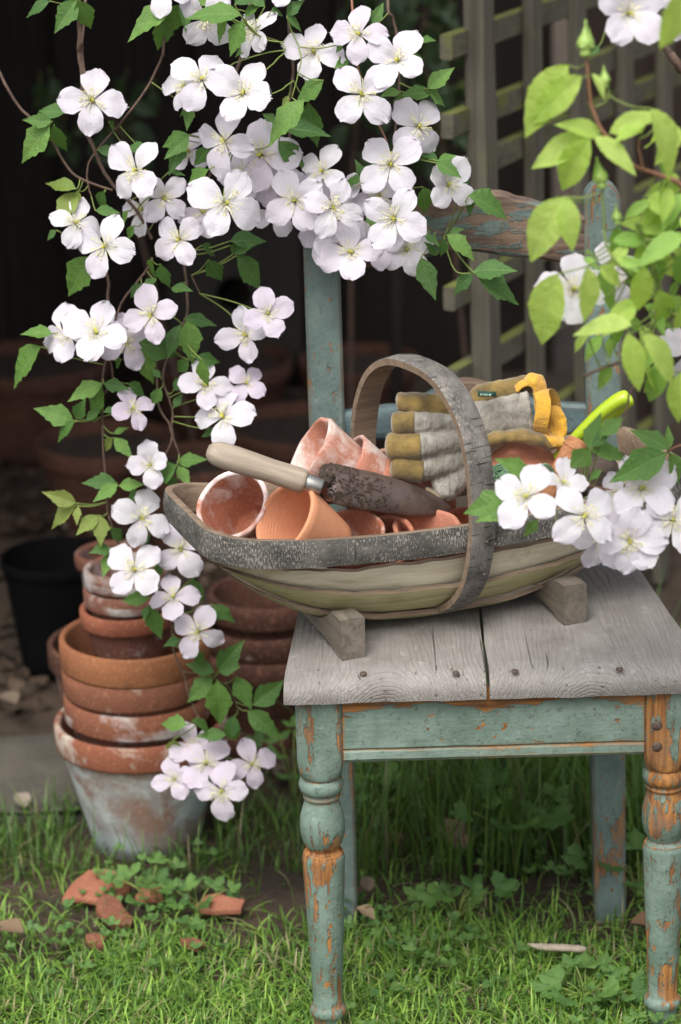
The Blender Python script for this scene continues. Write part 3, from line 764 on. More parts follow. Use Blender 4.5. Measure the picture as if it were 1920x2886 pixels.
for i in range(N):
    for k in range(L): mb.m[i * L + k] = 0 if 1 <= k <= 5 else 1
set_pc(part('handle', mb, [MT['bark_h'], MT['splitwood']], trug, True, M=MH, auto=50), pcs)
for x in (-.137, .132):
    mb = MB(); rows = []
    for k in range(15):
        y = lerp(-.118, .118, k / 14); f = abs(y) / .118
        ph = math.asin(max(-1, min(1, y / .118))); zt = hull(x, math.asin(min(1, f * .98)) , .0075).z - .004
        zt = min(zt, .048); zt = max(zt, .02); zb = .0005 + .010 * (1 - f) ** .5 * (1 if f < .75 else 0)
        w_ = .0140
        rows.append([Vector((x - w_, y, zb + .001)), Vector((x - w_, y, zt - .001)), Vector((x - w_ + .002, y, zt)), Vector((x + w_ - .002, y, zt)), Vector((x + w_, y, zt - .001)), Vector((x + w_, y, zb + .001)), Vector((x + w_ - .002, y, zb)), Vector((x - w_ + .002, y, zb))])
    o = mb.grid(rows, closeu=True); mb.f += [tuple(range(o, o + 8)), tuple(range(o + 14 * 8, o + 15 * 8))[::-1]]; mb.m += [0, 0]
    part('foot', mb, MT['footwood'], trug, True, M=TM, auto=35)
for y_, z_ in ((-.1325, .118), (-.1265, .078)):
    mb = MB(); mb.lathe([(0, .0008), (.0014, .0006), (.0018, -.002)], 8); mb.xf(Matrix.Rotation(R(90), 4, 'X')); mb.v = [p + Vector((.003, y_, z_)) for p in mb.v]
    part('nail_head', mb, MT['nail'], trug, M=MH)

# ================================================================== THINGS IN THE TRUG
T_white = m_terra('terracotta_limed', (196, 112, 78), (158, 84, 58), .75, .2, (226, 216, 214))
T_inner = m_terra('terracotta_inside', (186, 108, 78), (142, 78, 56), .52, .4, (206, 188, 182))
T_pale = m_terra('terracotta_pale', (226, 150, 106), (214, 132, 90), .22, .04, (232, 204, 188), rings=.5)
T_a = m_terra('terracotta_a', (198, 126, 98), (178, 106, 80), .36, .2, (214, 190, 178))
T_b = m_terra('terracotta_b', (188, 112, 84), (164, 94, 68), .25, .25)
T_c = m_terra('terracotta_c', (200, 130, 104), (182, 110, 86), .5, .2, (214, 200, 192))
T_big = m_terra('terracotta_big', (226, 142, 108), (214, 128, 96), .12, .05, (222, 180, 160))
def small_pot(u, v, y, d, mat, label, r=.0435, rb=.028, h=.08, rim=.0, seed=1, chip=0, group=None, wall=.006, lip=.0018, ctr=None, inner=None):
    """u, v, y: centre of the mouth; d: direction the mouth faces"""
    z = Vector(d).normalized(); ctr = ctr or at_y(u, v, y); mb = MB()
    if rim > 0: pot_mesh(mb, r, rb, h, rim, 40, .012, seed, chip, wall=wall, rim_out=.003, lip=lip)
    else:
        P = [(0, 0), (rb - .003, 0), (rb, .003)] + [(lerp(rb, r, k / 8), lerp(.003, h - lip, k / 8)) for k in range(1, 9)] + [(r - .0012, h - .0003), (r - wall * .5, h), (r - wall + .001, h - .0006), (r - wall, h - lip - .001)] + [(lerp(r - wall, rb - wall, k / 7), lerp(h - lip, .007, k / 7)) for k in range(1, 8)] + [(0, .0065)]
        mb.lathe(P, 44, 0, .014, seed, mis=[0] * 14 + [1] * (len(P) - 15))
        for p in mb.v:
            if p.z > h - .02:
                a = math.atan2(p.y, p.x); k = (p.z - h + .02) / .02
                p.z += k * (.0016 * mnoise.noise(Vector((math.cos(a) * 2 + seed, math.sin(a) * 2, seed * 3.3))) - chip * max(0, mnoise.noise(Vector((math.cos(a) * 1.6 + seed * 5, math.sin(a) * 1.6, 1.7))) - .1))
    M = zframe(ctr - z * h, z, seed * 1.3)
    o = part('terracotta_pot', mb, [mat, inner or mat], None, True, M=M); tag(o, label, 'pot', group); return o
small_pot(652, 1420, 2.975, vdir(-.36, .42, .80), T_white, 'lime-whitened terracotta pot lying in the trug end below the trowel handle', r=.0440, rb=.028, seed=1, inner=T_inner)
small_pot(800, 1456, 2.922, vdir(-.70, .40, .62), T_pale, 'clean pale orange pot with throwing rings beside the whitened pot', r=.045, rb=.028, h=.082, seed=2)
small_pot(752, 1402, 3.082, vdir(-.05, .72, .62), T_b, 'terracotta pot half hidden between the whitened pot and trowel handle', r=.038, rb=.026, h=.07, seed=3)
small_pot(988, 1492, 2.957, vdir(-.05, .75, .55), T_b, 'terracotta pot with dark mouth below the trowel blade', r=.039, rb=.026, h=.068, seed=4, wall=.005)
small_pot(1205, 1480, 2.990, vdir(.0, .84, .48), T_a, 'chipped terracotta pot lying under the trowel tip beside the handle hoop', r=.0395, rb=.028, h=.058, seed=5, chip=.004)
small_pot(1335, 1478, 3.075, vdir(.1, .75, .5), T_big, 'orange terracotta pot wedged behind the handle hoop', r=.038, rb=.027, h=.06, seed=6)
ax = vdir(-.80, .44, .30)
for i, (u, v, y, m, lab, ch, r) in enumerate((
        (868, 1268, 3.072, T_c, 'broken lime-stained pot at the open end of the nested row', .02, .0445),
        (968, 1318, 3.085, T_c, 'middle pot of the nested terracotta row behind the trowel', 0, .0435),
        (1038, 1352, 3.096, T_a, 'innermost visible pot at the closed end of the nested row', .004, .0425))):
    small_pot(u, v, y, ax, m, lab, r=r, rb=.026, h=.088, seed=8 + i, chip=ch, wall=.0055)
small_pot(1150, 1366, 3.115, vdir(-.72, .50, .2), T_a, 'small terracotta pot lying between nested row and glove fingertips', r=.028, rb=.018, h=.06, seed=12)
small_pot(1080, 1530, 2.98, vdir(-.3, .4, .6), T_b, 'terracotta pot deep in the trug behind its raised side boards', r=.038, rb=.027, h=.07, seed=13)
bdv = vdir(.02, .55, .80); bq = at_y(1462, 1330, 3.06) - bdv * .06
small_pot(0, 0, 3.0, -bdv, T_big, 'wide orange terracotta pot in the trug, base outwards below the gloves', r=.056, rb=.050, h=.06, seed=14, wall=.006, ctr=bq)

# trowel
tr0 = at_y(592, 1272, 2.925); tr1 = at_y(860, 1358, 2.925); trm = (tr1 - tr0)
ydir = trm.normalized(); trz = vdir(.15, .8, .6)
TRM = frame(tr0, ydir, trz)
trowel = link('hand_trowel', None, None, TRM); trowel.empty_display_size = .02
tag(trowel, 'muddy hand trowel with pale wooden handle lying across the pots', 'trowel')
Lh = trm.length
mb = MB(); pr = [(0, -.0035), (.006, -.003), (.0105, .001), (.0132, .007), (.0142, .015), (.0145, .030), (.0140, .050), (.0132, .070), (.0136, .090), (.0140, Lh - .006), (.0132, Lh - .002), (.0118, Lh), (0, Lh)]
mb.lathe([(r, z) for r, z in pr], 28, 0, .02, 4); mb.xf(Matrix.Rotation(R(-90), 4, 'X')); part('wooden_handle', mb, MT['handlewood'], trowel, M=TRM)
mb = MB(); mb.lathe([(0, Lh + .0005), (.0092, Lh + .0005), (.0096, Lh + .003), (.0088, Lh + .018), (.0085, Lh + .019), (0, Lh + .019)], 20); mb.xf(Matrix.Rotation(R(-90), 4, 'X')); part('ferrule', mb, MT['steel'], trowel, M=TRM, auto=40)
# blade: its own direction
b0 = at_y(905, 1368, 2.965); b1 = at_y(1285, 1416, 3.045); bd_ = (b1 - b0); bL = bd_.length
BM = frame(b0, bd_.normalized(), vdir(.12, .62, .77))
mb = MB(); rows = []; rows2 = []
NB = 26; NS = 15
for i in range(NB):
    t = i / (NB - 1); w_ = .0295 * (min(1, (t / .09 + .35)) ** .5 if t < .06 else 1) * (1 - max(0, (t - .30) / .70) ** 2.0) ** .62 if t < 1 else .0005
    w_ = max(w_, .0008); ro = []; ri = []
    for j in range(NS):
        a = lerp(-1, 1, j / (NS - 1)); bx = w_ * math.sin(a * 1.05) / math.sin(1.05); bz = .020 * (math.cos(a * 1.25) - .35) * (w_ / .0295) + .006 * (1 - t) - .010 * t * t
        q = Vector((bx, t * bL, bz + .0006 * mnoise.noise(Vector((i * .6, j * .6, 2))))); ro.append(q); ri.append(q - Vector((0, 0, .0018)))
    rows.append(ro + ri[::-1])
o = mb.grid(rows, closeu=True); mb.f += [tuple(range(o, o + 2 * NS)), tuple(range(o + (NB - 1) * 2 * NS, o + NB * 2 * NS))[::-1]]; mb.m += [0, 0]
blade = part('blade', mb, MT['blade'], trowel, M=BM, auto=60)
mb = MB(); inv = TRM.inverted(); n0 = Vector((0, Lh + .012, 0)); n1 = inv @ (BM @ Vector((0, .006, .012))); n2 = inv @ (BM @ Vector((0, .028, .014)))
mb.tube(catmull([n0, n0.lerp(n1, .5) + Vector((0, 0, -.002)), n1, n2], 5), [.0055] * 6 + [.006] * 6 + [.0075] * 4, 10); part('neck', mb, MT['blade'], trowel, M=TRM)
def clod(mb, c, r, seed, flat=.6):
    rows = []
    for i in range(9):
        th_ = math.pi * i / 8
        rows.append([c + Vector((r * math.sin(th_) * math.cos(k * math.pi / 6), r * math.sin(th_) * math.sin(k * math.pi / 6), r * flat * math.cos(th_))) * (1 + .55 * mnoise.noise(Vector((math.sin(th_) * math.cos(k * math.pi / 6) * 1.7 + seed, math.sin(th_) * math.sin(k * math.pi / 6) * 1.7, math.cos(th_) * 1.7)))) for k in range(12)])
    mb.grid(rows, closeu=True)
mb = MB()
for k in range(330):
    t = abs(random.gauss(0, .22)); a = rnd(-.95, .95) if t < .25 else rnd(-.2, .95)
    fi = min(NB - 1.001, t * NB); fj = (a + 1) / 2 * (NS - 1.001); i0, j0 = int(fi), int(fj)
    q = rows[i0][j0].lerp(rows[i0 + 1][j0], fi - i0).lerp(rows[i0][j0 + 1].lerp(rows[i0 + 1][j0 + 1], fi - i0), fj - j0)
    clod(mb, q + Vector((0, 0, .0003)), rnd(.0005, .0021), k * 3.1, .5)
tag(part('soil_crust', mb, MT['clod'], blade, M=BM), kind='stuff')
mb = MB()
for k in range(14): clod(mb, n0.lerp(n1, rnd(.5, 1.2)) + Vector((rnd(-.006, .006), rnd(-.004, .004), rnd(-.004, .006))), rnd(.003, .006), k * 2.3 + 50, .8)
tag(part('soil_clods', mb, MT['clod'], trowel, M=TRM), kind='stuff')

# gardening gloves: one on its side with palm towards us, its pair folded behind
GY = 3.075
CREASE = bpy.data.textures.new('crease', 'CLOUDS'); CREASE.noise_scale = .014; CREASE.noise_depth = 2
def gp(u, v, dy=0): return at_y(u, v, GY + dy)
def glove_thing(label): 
    return thing('gardening_glove', label, 'glove', gp(1350, 1300))
def gpart(g, name, mb, mat, vox=None, sm=4, disp=None):
    o_ = WM[g.name].translation; mb.v = [p - o_ for p in mb.v]
    o = part(name, mb, mat, g, True, M=WM[g.name])
    if vox:
        m = o.modifiers.new('r', 'REMESH'); m.mode = 'VOXEL'; m.voxel_size = vox; m.use_smooth_shade = True
        m = o.modifiers.new('s', 'SMOOTH'); m.iterations = sm; m.factor = .5
        m = o.modifiers.new('d', 'DISPLACE'); m.texture = CREASE; m.strength = .0055; m.mid_level = .5; m.texture_coords = 'LOCAL'
    return o
g1 = glove_thing('grey leather glove with ochre suede fingertips lying palm outwards on pots')
fing = [  # tip uv, seam uv, mid uv, base uv, radius
    ((1090, 1192), (1165, 1192), (1215, 1188), (1300, 1192), .0122, -.006),
    ((1076, 1256), (1182, 1256), (1225, 1252), (1310, 1236), .0142, -.012),
    ((1090, 1313), (1190, 1322), (1235, 1312), (1315, 1286), .0138, -.012),
    ((1212, 1392), (1232, 1388), (1270, 1372), (1330, 1318), .0125, -.016)]
mb = MB(); tips = []
for (tu, tv), (su, sv), (mu, mv), (bu, bv_), r, dy in fing:
    A, S_, Mi, B = gp(tu + 18, tv, dy), gp(su, sv, dy), gp(mu, mv, dy + .004), gp(bu, bv_, .004)
    mb.tube(catmull([S_ - (S_ - A) * .2, S_, Mi, B], 5), [r * .9] * 5 + [r * (1.06 + .07 * math.sin(k * 2.2)) for k in range(10)] + [r * 1.1], 14)
    tips.append((A, S_, r))
# palm + cuff (flattened tube)
pal = [gp(1285, 1245, .0), gp(1330, 1220, .004), gp(1380, 1196, .006), gp(1430, 1178, .004), gp(1500, 1166, .0)]
mb.tube(catmull(pal, 5), [.030, .031, .032, .033, .034, .034, .034, .0335, .033, .0325, .031, .030, .0285, .027, .0265, .027, .0275, .028, .0285, .029, .0295], 20, flat=.36, up=(0, 1, 0))
gpart(g1, 'leather_body', mb, MT['leather'], .0022, 5)
for A, S_, r in tips:
    mb = MB(); d = (S_ - A); L_ = d.length
    pts = [A + d * k for k in (-.10, -.06, .0, .12, .3, .6, .9, 1.0, 1.03)]
    mb.tube(pts, [r * .35, r * .75, r * .98, r * 1.08, r * 1.12, r * 1.14, r * 1.12, r * 1.14, r * 1.05], 16)
    for p in mb.v: p += Vector((0, 0, 1)) * .0024 * mnoise.noise(p * 90) + Vector((0, 1, 0)) * .001 * mnoise.noise(p * 80)
    gpart(g1, 'suede_fingertip', mb, MT['suede'])
# thumb (ochre suede) above
mb = MB(); mb.tube(catmull([gp(1118, 1136, .006), gp(1135, 1136, .006), gp(1200, 1140, .006), gp(1270, 1152, .01), gp(1340, 1170, .012)], 4), [.006, .010, .0125, .0135, .0135, .0135, .0135, .0135, .0135, .0135, .014, .014, .0145, .015, .0155, .016, .016], 14)
gpart(g1, 'suede_thumb', mb, MT['suede'], .0024, 4)
# cuff hem in yellow, ring shaped, opening to the right
mb = MB(); ring0 = []; 
cs = [(1500, 1106, -.012), (1512, 1130, -.020), (1508, 1170, -.024), (1498, 1210, -.022), (1508, 1228, -.010), (1530, 1215, .012), (1542, 1160, .020), (1530, 1110, .010), (1512, 1098, .0)]
cen = gp(1515, 1165, 0)
rows = []
for k in range(5):
    sh = (0, 18, 38, 46, 40)[k]; ff = (1, 1.04, 1.10, 1.10, 1.02)[k]
    rows.append([cen + (gp(u, v, dy) - cen) * ff + RT * (sh / F_PX * 3.2) for u, v, dy in cs])
mb.grid(rows, closeu=True); o = gpart(g1, 'yellow_cuff_hem', mb, MT['yellow'])
m = o.modifiers.new('t', 'SOLIDIFY'); m.thickness = .003; m = o.modifiers.new('s', 'SUBSURF'); m.levels = 2; m.render_levels = 2
# ochre welt along the lower seam of the palm
mb = MB(); mb.tube(catmull([gp(1318, 1268, -.012), gp(1360, 1246, -.014), gp(1410, 1232, -.016), gp(1460, 1228, -.018), gp(1505, 1234, -.018), gp(1560, 1250, -.012)], 5), [.010] * 6 + [.0105] * 10 + [.012] * 10, 12, flat=.7, up=(0, 0, 1))
gpart(g1, 'suede_welt', mb, MT['suede'], .0024, 3)
g2 = glove_thing('second glove with yellow cotton cuff folded behind the leather palm')
mb = MB(); mb.tube(catmull([gp(1330, 1128, .020), gp(1380, 1106, .020), gp(1440, 1094, .018), gp(1490, 1082, .014), gp(1508, 1092, .012)], 5), [.010, .011, .012, .013, .013, .013, .0128, .0125, .0122, .012, .012, .0118, .0115, .011, .011, .0105, .010, .010, .009, .009, .008], 14)
gpart(g2, 'suede_back', mb, MT['suede'], .0026, 4)
mb = MB(); mb.tube(catmull([gp(1452, 1100, .004), gp(1486, 1076, .002), gp(1516, 1076, .0), gp(1524, 1112, .0), gp(1528, 1160, -.002)], 5), [.008] * 6 + [.0115] * 6 + [.013] * 5 + [.0125] * 4, 14, flat=.42, up=(1, 0, .4))
mb.tube(catmull([gp(1530, 1170, .008), gp(1556, 1166, .006), gp(1572, 1190, .004), gp(1570, 1226, .002)], 5), [.012] * 16, 14, flat=.45, up=(1, 0, .3))
mb.tube(catmull([gp(1500, 1226, -.014), gp(1540, 1236, -.014), gp(1580, 1252, -.010), gp(1586, 1268, -.006)], 5), [.011] * 6 + [.013] * 5 + [.012] * 3 + [.009, .005], 14, flat=.55, up=(0, 0, 1))
gpart(g2, 'yellow_cuff', mb, MT['yellow'], .0022, 4)
# stitched label with thread marks
la, lb, lc, ld = gp(1347, 1101, -.014), gp(1399, 1104, -.014), gp(1399, 1119, -.016), gp(1347, 1117, -.016)
mb = MB(); mb.grid([[la, la.lerp(lb, .33), la.lerp(lb, .66), lb], [ld, ld.lerp(lc, .33), ld.lerp(lc, .66), lc]]); o = gpart(g1, 'woven_label', mb, MT['labelgreen']); m = o.modifiers.new('t', 'SOLIDIFY'); m.thickness = .0012
lab_o = o
mb = MB(); off = Vector((0, -.0016, .0003))
for k, (a, b) in enumerate(((.12, .2), (.24, .30), (.34, .46), (.5, .56), (.6, .72))):
    q0, q1 = la.lerp(lb, a).lerp(ld.lerp(lc, a), .62) + off, la.lerp(lb, b).lerp(ld.lerp(lc, b), .62) + off; hgt = (la - ld) * .16
    mb.add([q0 - hgt, q1 - hgt, q1 + hgt, q0 + hgt], [(0, 1, 2, 3)])
o_ = WM[g1.name].translation; mb.v = [p - o_ for p in mb.v]; part('thread_mark', mb, MT['labeltext'], lab_o, M=WM[g1.name])

# lime green tool with two handles
t0 = at_y(1575, 1290, 3.07)
sec = thing('hand_shears', 'lime green plastic tool handles sticking up out of the trug', 'shears', t0)
def limeh(pts, rad, fl=.75):
    mb = MB(); P = catmull([at_y(u, v, y) - t0 for u, v, y in pts], 6); n = len(P)
    rr = [lerp(rad[0], rad[1], i / (n - 1)) for i in range(n)]
    rr[-1] *= .35; rr[-2] *= .72; rr[-3] *= .9
    mb.tube(P, rr, 14, flat=fl); part('handle', mb, MT['lime'], sec)
limeh([(1575, 1290, 3.07), (1625, 1235, 3.06), (1690, 1170, 3.05), (1745, 1128, 3.045), (1772, 1122, 3.045)], (.0095, .0130))
limeh([(1610, 1290, 3.085), (1660, 1230, 3.08), (1720, 1175, 3.075), (1765, 1135, 3.07), (1784, 1126, 3.07)], (.0085, .0100))
# brown wooden grip
g0 = at_y(1572, 1345, 3.02); g1_ = at_y(1630, 1246, 3.03); d = (g1_ - g0)
o = link('dibber', None, None, frame(g0, d.normalized(), vdir(0, .3, 1))); tag(o, 'brown wooden tool grip with worn ridged end in the trug', 'tool')
mb = MB(); mb.lathe([(0, -.03), (.009, -.03), (.0105, -.02), (.0125, .01), (.0135, d.length * .7), (.0138, d.length * .9), (.0125, d.length * .97), (.0128, d.length), (.011, d.length + .003), (0, d.length + .004)], 24, 0, .03, 2); mb.xf(Matrix.Rotation(R(-90), 4, 'X')); part('grip', mb, MT['cork'], o, M=WM[o.name], auto=50)
mb = MB(); mb.lathe([(.0138, d.length * .78), (.0146, d.length * .8), (.0146, d.length * .84), (.0138, d.length * .86)], 24); mb.xf(Matrix.Rotation(R(-90), 4, 'X')); part('ridge', mb, MT['cork'], o, M=WM[o.name])
# ball of green twine
tw = at_y(1432, 1372, 3.0)
o = thing('twine_ball', 'loose ball of green garden twine beside the handle hoop', 'twine', tw)
mb = MB()
for k in range(70):
    axis = Vector((random.gauss(0, 1), random.gauss(0, 1), random.gauss(0, 1))).normalized(); b = axis.orthogonal().normalized(); c = axis.cross(b); rr = rnd(.024, .0285); a0 = rnd(0, 6.28)
    mb.tube([(b * math.cos(a0 + t * .3) + c * math.sin(a0 + t * .3)) * rr * (1 + .02 * math.sin(t * 2 + k)) + axis * rnd(-.002, .002) for t in range(int(rnd(9, 21)))], .0013, 5)
for k in range(5):
    mb.tube(catmull([Vector((.02, 0, .012)), Vector((.03 + k * .003, -.006, .020 + k * .002)), Vector((.046, .0, .024 - k * .003)), Vector((.056, .01, .006))], 5), .0011, 5)
part('twine', mb, MT['twine'], o)
mb = MB(); rows = []
clod(mb, Vector((0, 0, 0)), .0235, 3, 1.0); part('core', mb, MT['twine'], o)
# dark weathered root piece
dk = at_y(1672, 1335, 3.04); o = thing('bark_piece', 'dark weathered piece of root wood in the trug behind the clematis', 'wood', dk)
mb = MB(); clod(mb, Vector((0, 0, 0)), .034, 9, .8); part('wood', mb, m_grain('dark_root', (96, 84, 74), (66, 56, 50), (48, 40, 36), 'X', 80, .85), o)
mb = MB(); clod(mb, Vector((.028, -.02, -.02)), .016, 21, .8); part('stub', mb, m_grain('dark_root2', (106, 92, 80), (66, 56, 50), (48, 40, 36), 'X', 80, .85), o)

# ================================================================== POT STACKS ON THE GROUND
S_big = m_terra('stack_body_white', (150, 116, 98), (136, 104, 88), .62, .12, (176, 184, 182), scale=.8, tint=(128, 150, 156))
S_rim0 = m_terra('stack_rim_base', (156, 90, 62), (130, 72, 50), .42, .25, (202, 200, 186), scale=.7)
S_1 = m_terra('stack_rim_a', (154, 92, 64), (128, 74, 52), .36, .5, (196, 194, 190), scale=.7, band=(.05, .45, .09))
S_2 = m_terra('stack_rim_b', (146, 88, 62), (122, 72, 52), .30, .85, (176, 170, 160), scale=.7)
S_3 = m_terra('stack_rim_c', (164, 102, 62), (142, 84, 54), .12, .4, scale=.7)
S_4 = m_terra('stack_rim_d', (158, 88, 62), (134, 72, 50), .08, .2, scale=.7)
S_5 = m_terra('stack_rim_e', (138, 88, 70), (116, 72, 58), .50, .35, (190, 188, 184), scale=.8, band=(.0, .5, .08))
S_in = m_terra('stack_body_plain', (122, 74, 58), (98, 60, 48), .34, .45, (170, 166, 166))
bx, by = at_z(413, 2432, 0).x, at_z(413, 2432, 0).y + .066
def sp(u, v, y, r, rb, h, rim, mb_, mr, lab, seed, tilt=(0, 0)):
    """u,v: image point of the mouth centre at depth y"""
    p = at_y(u, v, y); t = Matrix.Rotation(tilt[0], 4, 'X') @ Matrix.Rotation(tilt[1], 4, 'Y'); q = p - (t @ Vector((0, 0, h)))
    return stack_pot(q.x, q.y, max(q.z, 0), r, rb, h, rim, mb_, mr, lab, tilt, seed)
YB = by
print('stack base', bx, by, at_y(385, 2035, YB))
F_ = sp(397, 2016, YB, .114, .071, at_y(397, 2016, YB).z, .036, S_big, S_rim0, 'whitewashed big terracotta pot at the bottom of the tall stack', 1)
ztop = at_y(375, 2016, YB).z
for u, v, r, rb, h, rim, m, lab, sd_, tl in (
        (386, 1942, .0965, .064, .150, .036, S_1, 'terracotta pot with white lime band, resting inside the whitewashed bottom pot', 2, (R(1), R(1))),
        (382, 1866, .0970, .064, .150, .036, S_2, 'terracotta pot with black stains, third up in the tall stack', 3, (R(-1), R(0))),
        (379, 1785, .0985, .064, .150, .040, S_3, 'plain orange terracotta pot holding the small pots of the tall stack', 4, (R(0), R(1))),
        (362, 1702, .0640, .042, .110, .024, S_4, 'small clean-rimmed terracotta pot standing in the plain orange pot', 5, (R(1), R(-1))),
        (359, 1650, .0575, .038, .100, .024, S_5, 'small lime-banded terracotta pot nested second from top of the tall stack', 6, (0, 0)),
        (357, 1592, .0565, .038, .095, .026, S_5, 'open brown-pink terracotta pot topping the tall stack', 7, (R(-1), R(-1)))):
    sp(u, v, YB, r, rb, h, rim, S_in, m, lab, sd_, tl)
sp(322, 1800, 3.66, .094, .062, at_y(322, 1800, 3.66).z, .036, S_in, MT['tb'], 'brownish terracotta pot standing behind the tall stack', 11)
sp(312, 1552, 3.66, .050, .036, .135, .022, S_in, S_in, 'slim terracotta pot rising behind the top of the tall stack', 12)
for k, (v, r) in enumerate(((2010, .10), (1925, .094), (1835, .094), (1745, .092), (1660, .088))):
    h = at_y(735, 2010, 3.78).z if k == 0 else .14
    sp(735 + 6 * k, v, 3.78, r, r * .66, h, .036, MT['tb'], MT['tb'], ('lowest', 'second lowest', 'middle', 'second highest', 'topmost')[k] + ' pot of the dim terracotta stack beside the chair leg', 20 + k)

# ================================================================== SHARDS, STICK, DEAD LEAVES
def shard(u, v, wpx, hpx, rz, curve, mat, lab, seed, tilt=0.0):
    c = at_z(u, v, .016); sc = F_PX / 3.35; w_ = wpx / sc / 2 * 1.0; h_ = hpx / sc / 2 / .42 * .95
    rr = random.Random(seed); n = 11; out = []
    for k in range(n):
        a = k * 2 * math.pi / n; q = rr.choice((.76, .86, .95, 1.05)) + rr.uniform(-.06, .06); out.append((math.cos(a) * q * w_, math.sin(a) * q * h_))
    mb = MB(); th = .007
    def pt(x, y, z): return Vector((x, y, z - curve * (x * x) / max(w_, .01)))
    top = [pt(x * .6, y * .6, th) for x, y in out]; top2 = [pt(x * .98, y * .98, th) for x, y in out]; mid = [pt(x, y, th * .5) for x, y in out]; bot = [pt(x * .97, y * .97, 0) for x, y in out]
    o = mb.grid([[pt(0, 0, th)] * n, top, top2, mid, bot, [pt(0, 0, 0)] * n], closeu=True)
    M = Matrix.Translation(c + Vector((0, 0, curve * w_ * .5))) @ Matrix.Rotation(R(rz), 4, 'Z') @ Matrix.Rotation(R(tilt), 4, 'X')
    tag(part('pot_shard', mb, mat, None, False, M=M), lab, 'shard')
Sh = m_terra('shard_terracotta', (180, 112, 84), (158, 92, 68), .2, .4)
Sh2 = m_terra('shard_terracotta_dull', (148, 90, 68), (124, 74, 54), .2, .6)
shard(280, 2515, 235, 78, 12, .12, Sh, 'largest pale orange terracotta shard lying on the grass', 1, 8)
shard(322, 2580, 90, 80, 30, .15, Sh2, 'curved terracotta shard with dark hollow below the largest shard', 2, 14)
shard(424, 2530, 88, 40, 0, .2, Sh, 'small rounded pinkish pot shard with ridges beside leafy weeds', 3, 5)
shard(620, 2560, 165, 46, -8, .08, Sh, 'long flat terracotta shard among weeds near the chair leg', 4, 6)
shard(272, 2660, 58, 38, 20, .1, Sh2, 'tiny terracotta shard sunk in bright grass', 5, 3)
shard(545, 2668, 54, 34, 60, .1, Sh2, 'small brownish shard in the grass below the long flat one', 6, 3)
shard(1110, 2370, 70, 30, 40, .1, Sh2, 'dark terracotta shard in shade under the chair', 7, 3)
a, b = at_z(1487, 2662, .03), at_z(1652, 2676, .03); mb = MB(); c_ = (a + b) / 2
mb.tube(catmull([a - c_, a.lerp(b, .3) - c_ + Vector((0, .003, -.003)), a.lerp(b, .7) - c_, b - c_], 4), [.002, .003, .004, .0055, .006, .0062, .006, .0064, .006, .0055, .006, .0055, .003], 9, flat=.7)
tag(part('stick', mb, MT['handlewood'], None, M=Matrix.Translation(c_)), 'short pale stick lying on the grass under the chair', 'stick')

def dead_leaf_mesh(seed):
    rr = random.Random(seed); mb = MB(); rows = []
    for i in range(7):
        t = i / 6; w_ = .45 * math.sin(math.pi * min(1, t * .93 + .05)) ** .8
        rows.append([Vector((s_ * w_, t - .5, .16 * s_ * s_ * w_ * 2 + .12 * math.sin(t * 3 + seed) + rr.uniform(-.03, .03))) for s_ in (-1, -.5, 0, .5, 1)])
    mb.grid(rows); return mb
rr = random.Random(5); mb = MB(); cols = []
for k in range(2300):
    while True:
        x, y = rr.uniform(-1.5, .3), rr.uniform(3.55, 5.4)
        if not (-.25 < x + .27 < .12 and y < 3.75): break
    if rr.random() < .5 and -1 < x < -.25 and y < 3.8: continue
    lm = dead_leaf_mesh(rr.randint(0, 99)); s_ = rr.uniform(.014, .036)
    M = Matrix.Translation((x, y, (.03 if (y < 3.75 and x < -.24) else .012) + rr.uniform(0, .02))) @ Matrix.Rotation(rr.uniform(0, 6.28), 4, 'Z') @ Matrix.Rotation(rr.uniform(-.6, .6), 4, 'X') @ Matrix.Rotation(rr.uniform(-.5, .5), 4, 'Y') @ Matrix.Scale(s_, 4)
    lm.xf(M); mb.add(lm.v, lm.f); q = rr.random(); g = rr.uniform(.5, 1.1)
    cc = (.055 * g, .036 * g, .025 * g) if q < .65 else ((.10 * g, .068 * g, .047 * g) if q < .92 else (.18 * g, .14 * g, .11 * g)); cols += [cc] * len(lm.v)
ml = Mt('dead_leaf'); MT['dead'] = ml.done(ml.n('Attribute', attribute_name='col').outputs['Color'], .85, None, spec=.2)
tag(part('leaf_litter', mb, MT['dead'], None, cols=cols), 'brown dead leaves scattered over the soil behind the slab', 'leaves', kind='stuff')
for u, v, sx, rz, lab, col in ((62, 2255, .026, 20, 'pale curled dead leaf on the edge of the stone slab', (.24, .20, .16)), (20, 2620, .04, 70, 'buff dry leaf on the grass left of the shards', (.17, .12, .075)), (20, 1970, .04, 40, 'tan dead leaf lying on soil behind the slab', (.14, .11, .08)), (1035, 2490, .022, 15, 'pale dry leaf beside the rear chair leg', (.20, .16, .11)), (1030, 2575, .026, 60, 'buff dry leaf in grass in front of rear leg', (.26, .19, .12)), (1830, 2600, .045, 100, 'brown dead leaf between the right chair legs', (.16, .09, .05)), (1280, 2350, .05, 30, 'pinkish dry leaf in shade under the seat', (.30, .20, .16))):
    lm = dead_leaf_mesh(int(u)); p = at_z(u, v, .035); M = Matrix.Translation(p) @ Matrix.Rotation(R(rz), 4, 'Z') @ Matrix.Rotation(.3, 4, 'X') @ Matrix.Scale(sx, 4)
    tag(part('dead_leaf', lm, MT['dead'], None, M=M, cols=[col] * len(lm.v)), lab, 'leaf')

